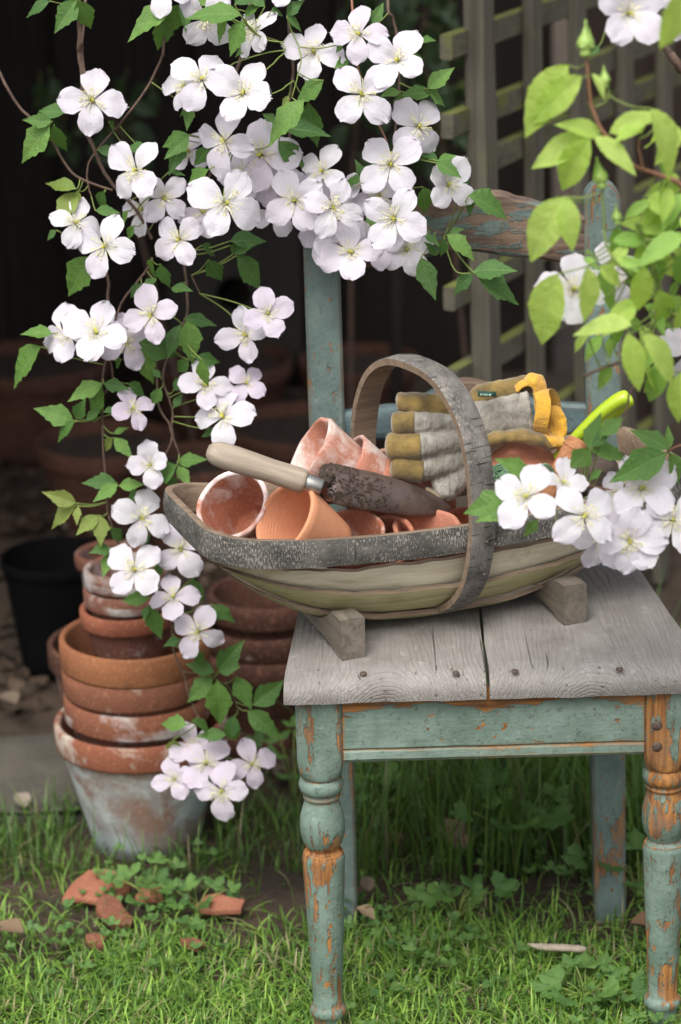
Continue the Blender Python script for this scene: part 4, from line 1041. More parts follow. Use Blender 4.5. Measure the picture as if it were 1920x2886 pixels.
# ================================================================== GRASS AND WEEDS
def blades(name, label, n, region, lh, wd, colf, seed, dens=None, lean=.6):
    rr = random.Random(seed); V = []; Fc = []; Cc = []
    k = 0; tries = 0
    while k < n and tries < n * 6:
        tries += 1
        x, y = rr.uniform(region[0], region[1]), rr.uniform(region[2], region[3])
        if dens and rr.random() > dens(x, y): continue
        k += 1
        L = rr.uniform(*lh) * (.7 + .6 * rr.random()); w_ = rr.uniform(*wd); a = rr.uniform(0, 6.283); ln = rr.uniform(.1, 1) * lean
        dx, dy = math.cos(a), math.sin(a); sx, sy = -dy, dx; c = colf(rr, x, y); o = len(V); N = 4
        for i in range(N + 1):
            t = i / N; hz = L * (t - ln * .45 * t * t); hr = L * ln * (t ** 1.8) * .9
            ww = w_ * (1 - t ** 2.2) * .5
            px, py = x + dx * hr, y + dy * hr
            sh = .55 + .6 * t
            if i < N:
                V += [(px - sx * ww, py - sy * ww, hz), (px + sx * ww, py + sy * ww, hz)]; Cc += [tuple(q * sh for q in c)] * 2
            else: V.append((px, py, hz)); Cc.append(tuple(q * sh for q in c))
        for i in range(N - 1): Fc.append((o + 2 * i, o + 2 * i + 1, o + 2 * i + 3, o + 2 * i + 2))
        Fc.append((o + 2 * N - 2, o + 2 * N - 1, o + 2 * N))
    mb = MB(); mb.v = [Vector(v) for v in V]; mb.f = Fc; mb.m = [0] * len(Fc)
    return tag(part(name, mb, MT['grass'], None, cols=Cc), label, 'grass', kind='stuff')
def g_col(rr, x, y):
    q = rr.random()
    if q < .09: return (.36, .33, .17)
    if q < .3: return (.29, .47, .08)
    if q < .7: return (.165, .315, .052)
    return (.09, .195, .04)
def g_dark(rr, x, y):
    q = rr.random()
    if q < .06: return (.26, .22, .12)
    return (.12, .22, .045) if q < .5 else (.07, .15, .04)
def dens_lawn(x, y):
    b = .5 + .5 * mnoise.noise(Vector((x * 6, y * 6, 1)))
    edge = max(.12, min(1, (3.22 - y) / .16)) if y < 3.38 else .05
    if -.36 < x < .0 and 3.14 < y < 3.42: edge *= .6
    if (x + .26) ** 2 + (y - 3.42) ** 2 < .085 ** 2: return 0
    pat = max(.12, min(1.0, 1.7 * b - .15)); return max(.03, edge) * pat
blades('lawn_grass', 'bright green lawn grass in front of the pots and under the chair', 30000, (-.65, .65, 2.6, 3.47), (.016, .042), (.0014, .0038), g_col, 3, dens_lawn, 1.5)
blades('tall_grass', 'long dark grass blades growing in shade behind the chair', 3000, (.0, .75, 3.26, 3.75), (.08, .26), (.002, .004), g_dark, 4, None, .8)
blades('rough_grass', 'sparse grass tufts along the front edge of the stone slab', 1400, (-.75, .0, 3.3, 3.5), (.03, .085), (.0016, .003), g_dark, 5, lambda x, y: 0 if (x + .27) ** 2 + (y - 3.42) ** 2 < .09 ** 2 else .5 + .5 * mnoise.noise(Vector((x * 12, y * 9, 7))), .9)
def weed_leaf_mesh(seed):
    rr = random.Random(seed); mb = MB(); V = [Vector((0, 0, 0))]; n = 25
    for k in range(n):
        a = lerp(-.95 * math.pi * .8, .95 * math.pi * .8, k / (n - 1)); lob = .46 + .54 * abs(math.cos(a * 1.9)) ** .9 + .10 * math.cos(a * 11) + rr.uniform(-.04, .04)
        V.append(Vector((math.sin(a) * lob * .5, .25 + math.cos(a) * lob * .5 + .1, .06 * math.cos(a * 3.8) + .05 * lob)))
    V[0] = Vector((0, .18, -.03)); mb.add(V, [(0, i, i + 1) for i in range(1, n)]); return mb.mesh('weed_leaf', [MT['weed']])
WL = [weed_leaf_mesh(k) for k in range(5)]
rr = random.Random(11); mb = MB(); 
for k in range(480):
    while True:
        x, y = rr.uniform(-.6, .7), rr.uniform(2.75, 3.5)
        if mnoise.noise(Vector((x * 5 + 3, y * 5, 8))) + (.35 if x > .12 and y < 3.02 else 0) + (.15 if -.25 < x < 0 and 3.05 < y < 3.25 else 0) > .12 + rr.random() * .2: break
    me = WL[k % 5]; s_ = rr.uniform(.012, .024); z = rr.uniform(.015, .04)
    M = Matrix.Translation((x, y, z)) @ Matrix.Rotation(rr.uniform(0, 6.28), 4, 'Z') @ Matrix.Rotation(rr.uniform(-.2, .7), 4, 'X') @ Matrix.Scale(s_, 4)
    mb.add([M @ v_.co for v_ in me.vertices], [tuple(f.vertices) for f in me.polygons])
sw = Mt('ground_weed'); vv = sw.obj(False); cc = sw.mix(sw.step(sw.noise(vv, 60, 3), .35, .65), srgb(70, 104, 58), srgb(108, 140, 74)); MT['groundweed'] = sw.done(cc, .5, None, trans=.3, tcol=srgb(130, 170, 60))
tag(part('ground_cover', mb, MT['groundweed'], None), 'low cut-leaved green weeds growing through the grass', 'weeds', kind='stuff')
def weed(u, v, n, size, hgt, lab, seed):
    rr = random.Random(seed); p = at_z(u, v, 0); o = thing('weed_plant', lab, 'weed', p); st = MB()
    for k in range(n):
        a = k * 2.4 + rr.uniform(-.4, .4); rad = rr.uniform(.2, 1) * size * 1.4; q = Vector((math.cos(a) * rad, math.sin(a) * rad, hgt * rr.uniform(.5, 1)))
        s_ = size * rr.uniform(.7, 1.2); nrm = Vector((math.cos(a) * .3, math.sin(a) * .3 - .45, 1)).normalized()
        M = frame(p + q, Vector((math.cos(a), math.sin(a), .1)), nrm) @ Matrix.Scale(s_, 4); link('leaf', WL[k % 5], o, M)
        st.tube(catmull([Vector((0, 0, 0)), Vector((q.x * .4, q.y * .4, q.z * .7)), q], 3), .0009, 4)
    tag(part('stalks', st, MT['greenstem'], o), kind='stuff')
weed(430, 2570, 12, .034, .05, 'leafy cut-leaved weed among the small shards', 1)
weed(560, 2590, 9, .028, .04, 'pale green weed tuft beside the long flat shard', 2)
weed(1040, 2330, 8, .045, .09, 'dark leafy weed behind the left front chair leg', 3)
weed(1450, 2460, 9, .05, .11, 'large grey-green weed in shade under the seat', 4)
weed(1290, 2600, 9, .036, .05, 'bright fresh weed in grass under the chair front', 5)
weed(830, 2260, 8, .040, .10, 'dark weed growing beside the dim pot stack', 6)
weed(1800, 2540, 8, .05, .09, 'dark weed by the right rear chair leg', 7)
weed(1650, 2840, 12, .036, .045, 'low leafy weed patch by the right front leg', 8)

# ================================================================== CLIMBERS
OFF = {1: (0, 0), 2: (960, 0), 3: (0, 720), 4: (960, 720), 5: (0, 1440), 6: (960, 1440), 7: (0, 2160)}
KZ = 960 / 1568
def uv(t, x, y): return OFF[t][0] + x * KZ, OFF[t][1] + y * KZ
def petal_mesh(seed):
    rr = random.Random(seed); mb = MB(); rows = []; NT_, NS_ = 13, 9; wv = rr.uniform(0, 9); nt_ = rr.uniform(-.3, .3); cup = rr.uniform(.05, .22); rec = rr.uniform(-.05, .22)
    wid = rr.uniform(.305, .375)
    for i in range(NT_):
        t = i / (NT_ - 1); w_ = wid * (math.sin(math.pi * (t * .80 + .03)) ** (.98 if t < .5 else .85)) * (1.0 + .25 * t)
        if t > .86: w_ *= math.sqrt(max(.02, 1 - ((t - .86) / .155) ** 2))
        row = []
        for j in range(NS_):
            s_ = lerp(-1, 1, j / (NS_ - 1)); e = abs(s_) ** 2
            x = s_ * w_ * (1 + .11 * mnoise.noise(Vector((t * 6 + wv, s_ * 2, 1))) * e)
            tip = .085 * mnoise.noise(Vector((s_ * 3.2 + wv, 7, 0))) * max(0, t - .55) / .45
            y = .05 + t * .95 + tip - .06 * s_ * s_ * t
            z = .10 * math.sin(math.pi * min(1, t * 1.1)) - rec * t * t + cup * s_ * s_ * (w_ / wid) * (.55 - t * .7) + .035 * mnoise.noise(Vector((t * 4 + wv, s_ * 2.5, 4))) * (.3 + t) - .02 * math.exp(-(s_ * 5) ** 2)
            row.append(Vector((x, y, z)))
        rows.append(row)
    mb.grid(rows); return mb.mesh('petal', [MT['petal']])
PET = [petal_mesh(k) for k in range(9)]
def stamen_mesh(seed):
    rr = random.Random(seed); mb = MB(); cols = []
    def addt(pts, rad, c, n=4):
        b = len(mb.v); mb.tube(pts, rad, n); cols.extend([c] * (len(mb.v) - b))
    for k in range(46):
        a = rr.uniform(0, 6.283); sp_ = rr.uniform(.1, 1) ** .6; L = rr.uniform(.24, .40); d = Vector((math.cos(a) * sp_, math.sin(a) * sp_, 1.15 - .75 * sp_)).normalized()
        b = Vector((math.cos(a), math.sin(a), 0)) * .03; e = b + d * L; m = b + d * L * .55 + Vector((0, 0, .03))
        addt([b, m, e], [.008, .007, .006], (.95, .94, .80)); addt([e - d * .01, e + d * .035], [.016, .013], (.95, .90, .52))
    for k in range(12):
        a = rr.uniform(0, 6.283); q = rr.uniform(0, .05); addt([Vector((math.cos(a) * q, math.sin(a) * q, .02)), Vector((math.cos(a) * q * 1.6, math.sin(a) * q * 1.6, .20))], [.014, .012], (.80, .78, .16))
    return mb.mesh('stamens', [MT['stamen']], True, cols)
STM = [stamen_mesh(k) for k in range(3)]
def leaf_mesh(seed, kind):
    rr = random.Random(seed); mb = MB(); rows = []; N = 19; fold = rr.uniform(.12, .4) + (.2 if kind == 'r' else 0); drp = rr.uniform(.05, .3) + (.2 if kind == 'r' else 0); tw = rr.uniform(-.15, .15)
    t1, t2 = rr.uniform(.42, .5), rr.uniform(.60, .68)
    for i in range(N):
        t = i / (N - 1)
        if kind == 'c':
            w_ = .235 * (math.sin(math.pi * t ** .74) ** .95)
            if t > t1: w_ *= 1 - .18 * min(1, (t - t1) / .03)
            if t > t2: w_ *= 1 - .16 * min(1, (t - t2) / .03)
            if t1 - .14 < t <= t1: w_ *= 1 + .16 * (t - t1 + .14) / .14
            if t2 - .1 < t <= t2: w_ *= 1 + .12 * (t - t2 + .1) / .1
        else:
            w_ = .20 * (math.sin(math.pi * t ** .80) ** .95) * (1 + .03 * (i % 2))
        if t in (0, 1): w_ = .002
        row = []
        for s_ in (-1, -.66, -.33, 0, .33, .66, 1):
            x = s_ * w_ * (1 + .05 * mnoise.noise(Vector((t * 4 + seed, s_, 0))))
            z = fold * abs(x) - drp * t * t + tw * x * t + .02 * mnoise.noise(Vector((t * 5, s_ * 2 + seed, 2))) + .012 * math.sin(t * 40) * abs(s_)
            row.append(Vector((x, t + (.03 * abs(s_) if kind == 'c' else 0) * (1 if .05 < t < .8 else 0), z)))
        rows.append(row)
    mb.grid(rows); return mb
def leaf_set(kind, mat, n=6, s0=0): return [leaf_mesh(s0 + k, kind).mesh('leaf', [MT[mat]]) for k in range(n)]
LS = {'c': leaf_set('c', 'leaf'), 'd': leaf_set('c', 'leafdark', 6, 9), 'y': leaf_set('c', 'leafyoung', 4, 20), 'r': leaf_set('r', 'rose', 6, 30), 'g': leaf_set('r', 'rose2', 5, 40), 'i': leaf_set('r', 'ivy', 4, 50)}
class Vine:
    def __init__(s, name, label, cat, loc, y):
        s.o = thing(name, label, cat, loc); s.loc = Vector(loc); s.y = y; s.samples = []; s.stalks = MB(); s.nl = 0
    def stem(s, t, pts, r0, r1, mat='stem', dys=None, name='stem', extra=(), pre=()):
        P = [Vector(q) for q in pre] + [at_y(*uv(t, x, y), s.y + (dys[i] if dys else .02)) for i, (x, y) in enumerate(pts)] + [Vector(q) for q in extra]
        Q = catmull(P, 6); n = len(Q); mb = MB()
        for i, q in enumerate(Q): q += Vector((mnoise.noise(Vector((i * .4, r0 * 999, 0))), mnoise.noise(Vector((i * .4, 5, r0 * 999))), 0)) * .0012
        s.samples += Q
        mb.tube([q - s.loc for q in Q], [.8 * lerp(r0, r1, i / (n - 1)) * (1 + .12 * mnoise.noise(Vector((i * .9, 3, 0)))) for i in range(n)], 8)
        return part(name, mb, MT[mat], s.o)
    def near(s, p, lim=.09):
        b = None; bd = lim
        for q in s.samples:
            d = (q - p).length
            if d < bd: bd = d; b = q
        return b
    def flower(s, t, x, y, Rz, spin, tx=0, ty=0, dy=0, pink=.2, seed=None, npet=4):
        seed = seed if seed is not None else int(x * 7 + y * 3 + t); rr = random.Random(seed)
        yy = s.y + dy; u, v = uv(t, x, y); c = at_y(u, v, yy); rad = Rz * KZ / F_PX * (c - EYE).dot(FW) * 1.10
        tx += rr.uniform(-.4, .4); ty += rr.uniform(-.2, .4)
        z = (-FW + RT * tx + UP * ty).normalized(); yv = (UP - z * UP.dot(z)).normalized(); xv = yv.cross(z); M = Matrix.Identity(4)
        for i in range(3): M[i][0] = xv[i]; M[i][1] = yv[i]; M[i][2] = z[i]; M[i][3] = c[i]
        MR = M @ Matrix.Scale(rad, 4)
        back = c - z * .012; e = s.near(c - z * .03, .10); mb = MB()
        if e is None: e = c - z * .05 + Vector((rr.uniform(-.01, .01), .012, .03))
        inv = M.inverted()
        mb.tube([inv @ q for q in catmull([c - z * .001, back, back.lerp(e, .5) - z * .008 + Vector((0, 0, .004)), e], 4)], .0009, 5)
        mb.lathe([(0, -.004), (.0022, -.0035), (.003, -.001), (.002, .001), (0, .0015)], 8)
        f = part('flower', mb, MT['greenstem'], s.o, M=M)
        cupv = rr.choice((-.1, 0, 0, .1, .3))
        for k in range(npet):
            a = R(spin - 90 + k * 360 / npet + rr.uniform(-7, 7)); sc = rr.uniform(.92, 1.06)
            Mp = MR @ Matrix.Translation((0, 0, .03 * (k % 2))) @ Matrix.Rotation(a, 4, 'Z') @ Matrix.Rotation(rr.uniform(-.15, .25) + cupv, 4, 'X') @ Matrix.Rotation(rr.uniform(-.22, .22), 4, 'Y') @ Matrix.Scale(sc, 4)
            p = link('petal', PET[rr.randrange(len(PET))], f, Mp); p['pink'] = max(0.0, min(1.0, pink + .04 + rr.uniform(-.1, .1)))
        link('stamens', STM[seed % 3], f, MR @ Matrix.Translation((0, 0, .03)) @ Matrix.Rotation(seed, 4, 'Z'))
        return f
    def leaf(s, t, x0, y0, x1, y1, k='c', dy=0, wide=1.0, stalk=True):
        rr = random.Random(int(x0 * 3 + y1 * 5 + x1)); yy = s.y + dy + rr.uniform(-.004, .012); d1 = rr.uniform(-.02, .02)
        a, b = at_y(*uv(t, x0, y0), yy), at_y(*uv(t, x1, y1), yy + d1); d = b - a
        n = (-FW + RT * rr.uniform(-.45, .45) + UP * rr.uniform(.0, .7)).normalized()
        M = frame(a, d, n) @ Matrix.Diagonal((d.length * 1.1 * wide * rr.uniform(.95, 1.2), d.length * 1.12, d.length, 1))
        L = LS[k]; link('leaf', L[rr.randrange(len(L))], s.o, M)
        if stalk:
            e = s.near(a)
            if e is None: e = a - d.normalized() * .015 + Vector((0, .008, .004))
            s.stalks.tube([q - s.loc for q in catmull([a, a.lerp(e, .5) + Vector((0, .004, -.004)), e], 4)], .0008, 5)
    def finish(s):
        if s.stalks.v: tag(part('leaf_stalks', s.stalks, MT['greenstem'], s.o), kind='stuff')

EV = 3.47      # the added unseen eave the vine hangs from
A = Vine('clematis_vine', 'clematis montana with pale pink-white flowers hanging beside the chair back', 'clematis', (-.3, 3.3, 1.0), 3.20)
def eave(t, x, y, dx=0): q = at_y(*uv(t, x, y), 3.24); return [(q.x + dx, 3.40, 1.62), (q.x + dx * .5, 3.32, max(1.3, q.z + .1))]
A.stem(1, [(365, 90), (365, 250), (380, 350), (385, 560), (430, 680), (470, 770), (520, 850), (630, 970), (700, 1100)], .0038, .0024, pre=eave(1, 365, 60))
A.stem(1, [(385, 100), (378, 220), (388, 330), (395, 470)], .0026, .0018, pre=eave(1, 385, 60, .03))
A.stem(1, [(0, 340), (80, 480), (150, 550), (230, 640), (320, 780), (400, 835), (520, 875)], .0024, .0018, pre=[at_y(*uv(1, -160, 60), 3.26), at_y(*uv(1, -60, 230), 3.24)])
A.stem(1, [(755, 160), (745, 260), (680, 400), (560, 560), (490, 640), (410, 750), (405, 840), (420, 900)], .0022, .0014, pre=eave(1, 755, 80, .02))
A.stem(1, [(1150, 60), (1130, 200), (1060, 420), (1020, 620), (960, 820), (900, 980), (850, 1120)], .0032, .002, dys=[.05] * 7, pre=eave(1, 1150, 30))
A.stem(1, [(1330, 40), (1340, 210), (1350, 330), (1330, 520), (1350, 800), (1420, 980)], .0028, .0016, dys=[.05] * 6, pre=eave(1, 1330, 10))
A.stem(2, [(215, -20), (240, 80), (262, 180), (270, 420), (250, 640), (240, 880), (330, 1010), (480, 1080)], .0026, .0014, dys=[.05, .05, .05, .04, .04, .04, .03, .02], pre=eave(2, 215, -20))
A.stem(2, [(60, 160), (110, 400), (170, 560), (215, 650)], .002, .0014, 'redstem', dys=[.05] * 4, pre=eave(2, 50, 60))
A.stem(3, [(430, -60), (495, 100), (495, 220), (510, 400), (480, 520), (470, 600), (475, 820), (488, 1040), (500, 1200)], .0024, .0016)
A.stem(3, [(700, 10), (685, 55), (610, 150), (550, 240), (505, 420), (520, 560), (480, 640)], .002, .0015)
A.stem(3, [(820, -60), (850, 50), (860, 270), (800, 400), (750, 560), (790, 700), (795, 820), (830, 930), (820, 1020)], .0022, .0015)
A.stem(3, [(720, 460), (730, 680), (780, 780), (790, 850), (745, 960), (700, 1080), (640, 1180)], .002, .0014)
A.stem(3, [(880, 90), (900, 130), (920, 175)], .0014, .001)
A.stem(5, [(500, 20), (560, 180), (680, 330), (780, 480), (800, 640), (840, 740), (890, 900), (960, 1020), (950, 1120)], .002, .0012)
A.stem(5, [(840, 740), (960, 760), (1060, 820), (1100, 930)], .0014, .001)
for q in ([(1315, 230), (1200, 250), (1080, 290)], [(1310, 240), (1260, 290), (1215, 330)], [(1150, 120), (1220, 180), (1310, 195)], [(1370, 200), (1385, 280), (1345, 450)], [(1350, 370), (1300, 410), (1245, 435)], [(1310, 600), (1220, 680), (1080, 686)]):
    A.stem(1, q, .0011, .0009, 'greenstem', dys=[0, -.02, -.03])
FLW = [
 (1, 425, 465, 152, 88, -.05, .1, 0, .3), (1, 632, 785, 150, 47, -.1, 0, -.02, .1), (1, 752, 910, 118, 50, .1, -.1, 0, .2), (1, 662, 968, 110, 80, -.9, 0, .03, .1),
 (1, 350, 1030, 125, 75, -.15, .1, -.01, .1), (1, 487, 1135, 150, 75, 0, 0, -.03, .15), (1, 1037, 935, 168, 64, 0, .05, -.05, .15), (1, 830, 1105, 128, 38, 0, 0, -.02, .2),
 (1, 1205, 720, 170, 85, .1, -.1, .02, .35), (1, 1040, 650, 150, 70, -.35, -.1, -.03, .25), (1, 930, 370, 140, 60, -.2, 0, -.04, .1), (1, 858, 400, 125, 90, -1.2, .1, 0, .1),
 (1, 1120, 435, 165, 62, 0, 0, -.05, .1), (1, 950, 85, 130, 45, -.4, -.5, .0, .2), (1, 1180, 150, 130, 50, -.9, .4, 0, .2), (1, 1445, 240, 135, 80, -.2, -.1, .01, .15),
 (1, 870, 700, 95, 60, 0, 0, .03, .3), (1, 1360, 925, 145, 120, 0, 0, -.01, .2), (1, 1490, 790, 125, 60, -.9, .2, 0, .15), (1, 1530, 955, 140, 75, .2, 0, -.03, .1),
 (1, 760, -40, 130, 80, 0, 0, 0, .2), (1, 935, 975, 120, 20, .1, -.2, .03, .3), (1, 1330, -55, 120, 60, 0, 0, .02, .1), (1, 1290, 860, 120, 30, 0, -.3, .03, .3),
 (2, 88, 160, 130, 88, 0, .1, -.02, .35), (2, 262, 285, 145, 55, 0, 0, -.03, .2), (2, 98, 435, 155, 48, 0, 0, -.045, .2), (2, 355, 585, 145, 50, .05, 0, -.01, .1),
 (2, 232, 760, 150, 42, 0, 0, -.03, .2), (2, 490, 850, 135, 55, .1, -.2, 0, .05), (2, 250, 1005, 158, 60, 0, .05, -.05, .1), (2, 105, 850, 85, 70, -.9, 0, .02, .1),
 (2, 50, 1165, 145, 100, 0, -.1, -.02, .25), (2, 300, 1150, 130, 30, .1, -.2, .02, .1), (2, 180, 900, 120, 30, 0, -.3, .02, .4), (2, 10, 1010, 120, 60, 0, 0, .01, .15), (2, 175, 1130, 120, 10, 0, -.2, .015, .3),
 (3, 320, 370, 145, 100, -.1, 0, 0, .25), (3, 445, 360, 155, 72, 0, 0, -.03, .15), (3, 700, 275, 132, 105, 0, .1, -.02, .5), (3, 580, 400, 125, 110, .1, 0, .015, .45),
 (3, 1135, 365, 135, 100, -.1, 0, 0, .3), (3, 1235, 270, 122, 20, .2, .1, -.03, .55), (3, 940, 600, 125, 90, 0, .2, 0, .2), (3, 1135, 590, 92, 55, .4, .1, 0, .7),
 (3, 1030, 745, 148, 92, 0, .4, -.02, .15), (3, 610, 710, 105, 15, .1, .1, -.01, .8), (3, 695, 965, 108, 100, -.2, .2, -.01, .2),
 (1, 1500, 1060, 120, 70, 0, -.1, .0, .2), (2, -60, 1090, 125, 95, -.1, -.1, .01, .25), (1, 1270, 980, 110, 30, 0, 0, .03, .2), (1, 1120, 800, 120, 10, 0, 0, .01, .3), (1, 1430, 860, 110, 70, .1, .1, .03, .2),
 (5, 650, 35, 135, 70, -.05, .1, -.01, .1), (5, 835, 175, 125, 35, 0, 0, 0, .2), (5, 620, 275, 142, 50, 0, .05, -.03, .15), (5, 800, 400, 112, 100, 0, .5, -.015, .45), (5, 915, 555, 125, 60, 0, 0, -.02, .4),
 (5, 950, 1165, 130, 55, 0, .2, 0, .7), (5, 1160, 1165, 112, 105, .1, .1, .01, .7), (7, 1025, 115, 135, 90, 0, .2, -.03, .45), (7, 805, 60, 100, 110, -.2, 0, .0, .6), (5, 885, 1085, 105, 110, 0, 0, .02, .6)]
for q in FLW: A.flower(*q)
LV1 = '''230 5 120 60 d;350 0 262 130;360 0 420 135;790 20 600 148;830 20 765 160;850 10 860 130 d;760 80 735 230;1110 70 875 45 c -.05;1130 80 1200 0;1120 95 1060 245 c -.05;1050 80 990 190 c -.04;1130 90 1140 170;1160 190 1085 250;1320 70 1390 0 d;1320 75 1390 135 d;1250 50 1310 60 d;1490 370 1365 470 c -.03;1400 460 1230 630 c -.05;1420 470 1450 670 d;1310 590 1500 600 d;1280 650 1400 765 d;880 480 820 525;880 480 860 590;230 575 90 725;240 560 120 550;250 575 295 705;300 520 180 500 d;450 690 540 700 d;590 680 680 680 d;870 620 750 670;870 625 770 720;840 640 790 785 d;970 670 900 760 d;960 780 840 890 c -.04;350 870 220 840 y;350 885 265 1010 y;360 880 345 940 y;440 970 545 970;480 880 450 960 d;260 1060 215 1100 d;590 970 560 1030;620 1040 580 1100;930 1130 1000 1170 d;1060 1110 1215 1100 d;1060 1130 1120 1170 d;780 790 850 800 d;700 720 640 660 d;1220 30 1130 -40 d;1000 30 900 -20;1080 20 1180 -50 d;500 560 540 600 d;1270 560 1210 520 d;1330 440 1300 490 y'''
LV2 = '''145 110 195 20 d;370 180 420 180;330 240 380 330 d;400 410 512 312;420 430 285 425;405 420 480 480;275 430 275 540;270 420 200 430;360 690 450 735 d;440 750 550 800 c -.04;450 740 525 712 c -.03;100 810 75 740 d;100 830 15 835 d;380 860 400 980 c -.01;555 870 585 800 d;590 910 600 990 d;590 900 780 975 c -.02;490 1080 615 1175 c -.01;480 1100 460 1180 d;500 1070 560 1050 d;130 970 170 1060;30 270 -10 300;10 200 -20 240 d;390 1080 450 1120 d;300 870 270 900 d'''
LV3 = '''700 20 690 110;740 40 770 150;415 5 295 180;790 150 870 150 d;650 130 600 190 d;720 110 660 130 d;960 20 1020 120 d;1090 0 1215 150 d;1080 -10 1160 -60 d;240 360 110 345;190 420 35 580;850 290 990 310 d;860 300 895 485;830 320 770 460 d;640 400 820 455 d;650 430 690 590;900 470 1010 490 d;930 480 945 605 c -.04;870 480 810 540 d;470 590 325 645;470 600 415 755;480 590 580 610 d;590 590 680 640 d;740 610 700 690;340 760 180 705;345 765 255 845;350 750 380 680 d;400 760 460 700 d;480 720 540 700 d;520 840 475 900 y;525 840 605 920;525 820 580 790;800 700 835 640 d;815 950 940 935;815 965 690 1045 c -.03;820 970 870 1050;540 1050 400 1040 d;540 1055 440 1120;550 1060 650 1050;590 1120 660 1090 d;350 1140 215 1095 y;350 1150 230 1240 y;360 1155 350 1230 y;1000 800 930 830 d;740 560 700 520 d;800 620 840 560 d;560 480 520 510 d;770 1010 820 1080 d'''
LV5 = '''450 20 360 100 y;460 20 465 145 y;510 80 570 140 d;520 190 470 290;510 170 430 180 d;690 400 560 410;690 440 735 585;680 440 660 490 d;890 310 925 420 d;900 320 870 370 d;980 430 1075 510 d;1000 460 1010 510 d;830 590 760 615 d;900 640 935 710;1005 730 1105 620 d;985 740 870 705 d;980 770 860 870;1000 780 1015 985;1090 760 1150 905;1010 740 1090 720 d;1165 895 1300 790;1140 920 1275 1025;1050 960 1090 1070;860 985 740 970;1040 1030 920 1030 d;1080 940 1060 1050 d;800 1050 795 1110 y;690 110 640 160 d;750 250 710 300 d;960 1010 900 960 d'''
def add_leaves(V, t, txt):
    for q in txt.split(';'):
        w_ = q.split(); x = [float(z) for z in w_[:4]]; V.leaf(t, *x, *( [w_[4]] if len(w_) > 4 else []), **({'dy': float(w_[5])} if len(w_) > 5 else {}))
for t, L in ((1, LV1), (2, LV2), (3, LV3), (5, LV5)): add_leaves(A, t, L)
add_leaves(A, 4, '370 10 430 185 d -.01;440 0 400 -60 d;610 80 520 170 d -.02;610 75 780 50 d -.02;620 85 820 200 d -.02')
A.stem(4, [(490, -60), (500, 10), (535, 75), (600, 82)], .0012, .0009, 'greenstem', dys=[0, 0, -.01, -.02])
# unseen growth added on the eave for shade; the vine hangs from it
rr = random.Random(77)
for k in range(90):
    p = Vector((rr.uniform(-.75, .35), rr.uniform(3.3, 3.6), 1.62 + rr.uniform(-.08, .16))); d = Vector((rr.uniform(-1, 1), rr.uniform(-1, .4), rr.uniform(-1, .2))).normalized(); L = rr.uniform(.05, .08)
    link('leaf', LS['d'][k % 6], A.o, frame(p, d, Vector((rr.uniform(-.4, .4), -.5, .8))) @ Matrix.Scale(L, 4))
A.finish()

B = Vine('clematis_spray', 'spray of large white clematis flowers in front of the trug end', 'clematis', (.5, 2.8, .6), 2.74)
B.stem(4, [(1800, 700), (1640, 840), (1510, 900), (1400, 1010), (1290, 1080), (1160, 1060), (1080, 1050)], .0018, .001, 'redstem', dys=[.05, .03, .02, .02, .02, .02, .02], pre=[(.9, 3.0, .75)])
B.stem(4, [(1290, 1080), (1100, 1120), (900, 1130), (800, 1150)], .0012, .0009, 'greenstem', dys=[.02] * 4)
B.stem(4, [(1510, 900), (1520, 1080), (1480, 1220), (1400, 1330)], .0012, .0009, 'greenstem', dys=[.03] * 4)
def zc(x, y): return ((1000 + x * .5102 - 960) / KZ, (1000 + y * .5102 - 720) / KZ)
for x, y, r, sp_, tx, ty, dy, pk in ((950, 790, 142, 62, -.1, .1, -.03, .05), (1150, 715, 100, 75, -.1, .5, .01, .1), (1260, 890, 148, 42, 0, .1, -.05, .05), (1530, 1020, 140, 40, 0, 0, -.02, .1), (1470, 800, 120, 20, 0, .2, .02, .2), (1350, 1010, 120, 75, 0, -.2, .02, .15)):
    B.flower(4, *zc(x, y), r * 1.12, sp_, tx, ty, dy, pk)
B.flower(4, 1385, 1075, 165, 38, 0, .1, -.0, .15); B.flower(6, 1530, 45, 155, 40, .1, 0, -.02, .1); B.flower(6, 1330, 135, 155, 85, 0, 0, -.03, .1)
add_leaves(B, 4, '1140 890 1190 740;1150 900 1320 910;1150 890 1060 980;1200 830 1300 740;1510 890 1360 800;1510 890 1510 790;1500 910 1270 1020 c -.02;1520 910 1568 1040;1200 990 1140 1030;890 990 750 1030;860 1000 750 940;1160 880 1240 800 d')
for a_, b_ in (((860, 800), (615, 860)), ((860, 830), (690, 905)), ((1010, 910), (940, 1000)), ((1110, 980), (1130, 1000))):
    B.leaf(4, *zc(*a_), *zc(*b_))
B.finish()

Rv = Vine('rose_bush', 'rose shoots with lime green leaves and closed buds beside the trellis', 'rose bush', (.75, 2.60, 0), 2.60)
base = Vector((.62, 2.70, 0))
Rv.stem(2, [(1700, 1000), (1568, 850), (1450, 800), (1330, 750), (1220, 620), (1160, 500), (1145, 380), (1130, 262)], .0036, .0016, 'redstem', dys=[.03, .02, .02, .01, 0, 0, 0, 0], pre=[base, (.64, 2.70, .45), (.60, 2.70, .8)])
Rv.stem(2, [(1170, 490), (1220, 470), (1235, 410), (1215, 385)], .0014, .0012, 'greenstem', dys=[0] * 4)
Rv.stem(4, [(1700, 500), (1520, 260), (1440, 60), (1400, -60), (1370, -150)], .0030, .0016, 'greenstem', dys=[.03, .02, .01, .01, 0], pre=[base + Vector((.04, 0, 0)), (.62, 2.71, .4)])
Rv.stem(2, [(1300, 1240), (1225, 1130), (1212, 980), (1208, 870)], .0018, .0014, 'greenstem', dys=[.01] * 4, pre=[at_y(*uv(2, 1500, 1400), 2.7), at_y(*uv(2, 1390, 1320), 2.7)])
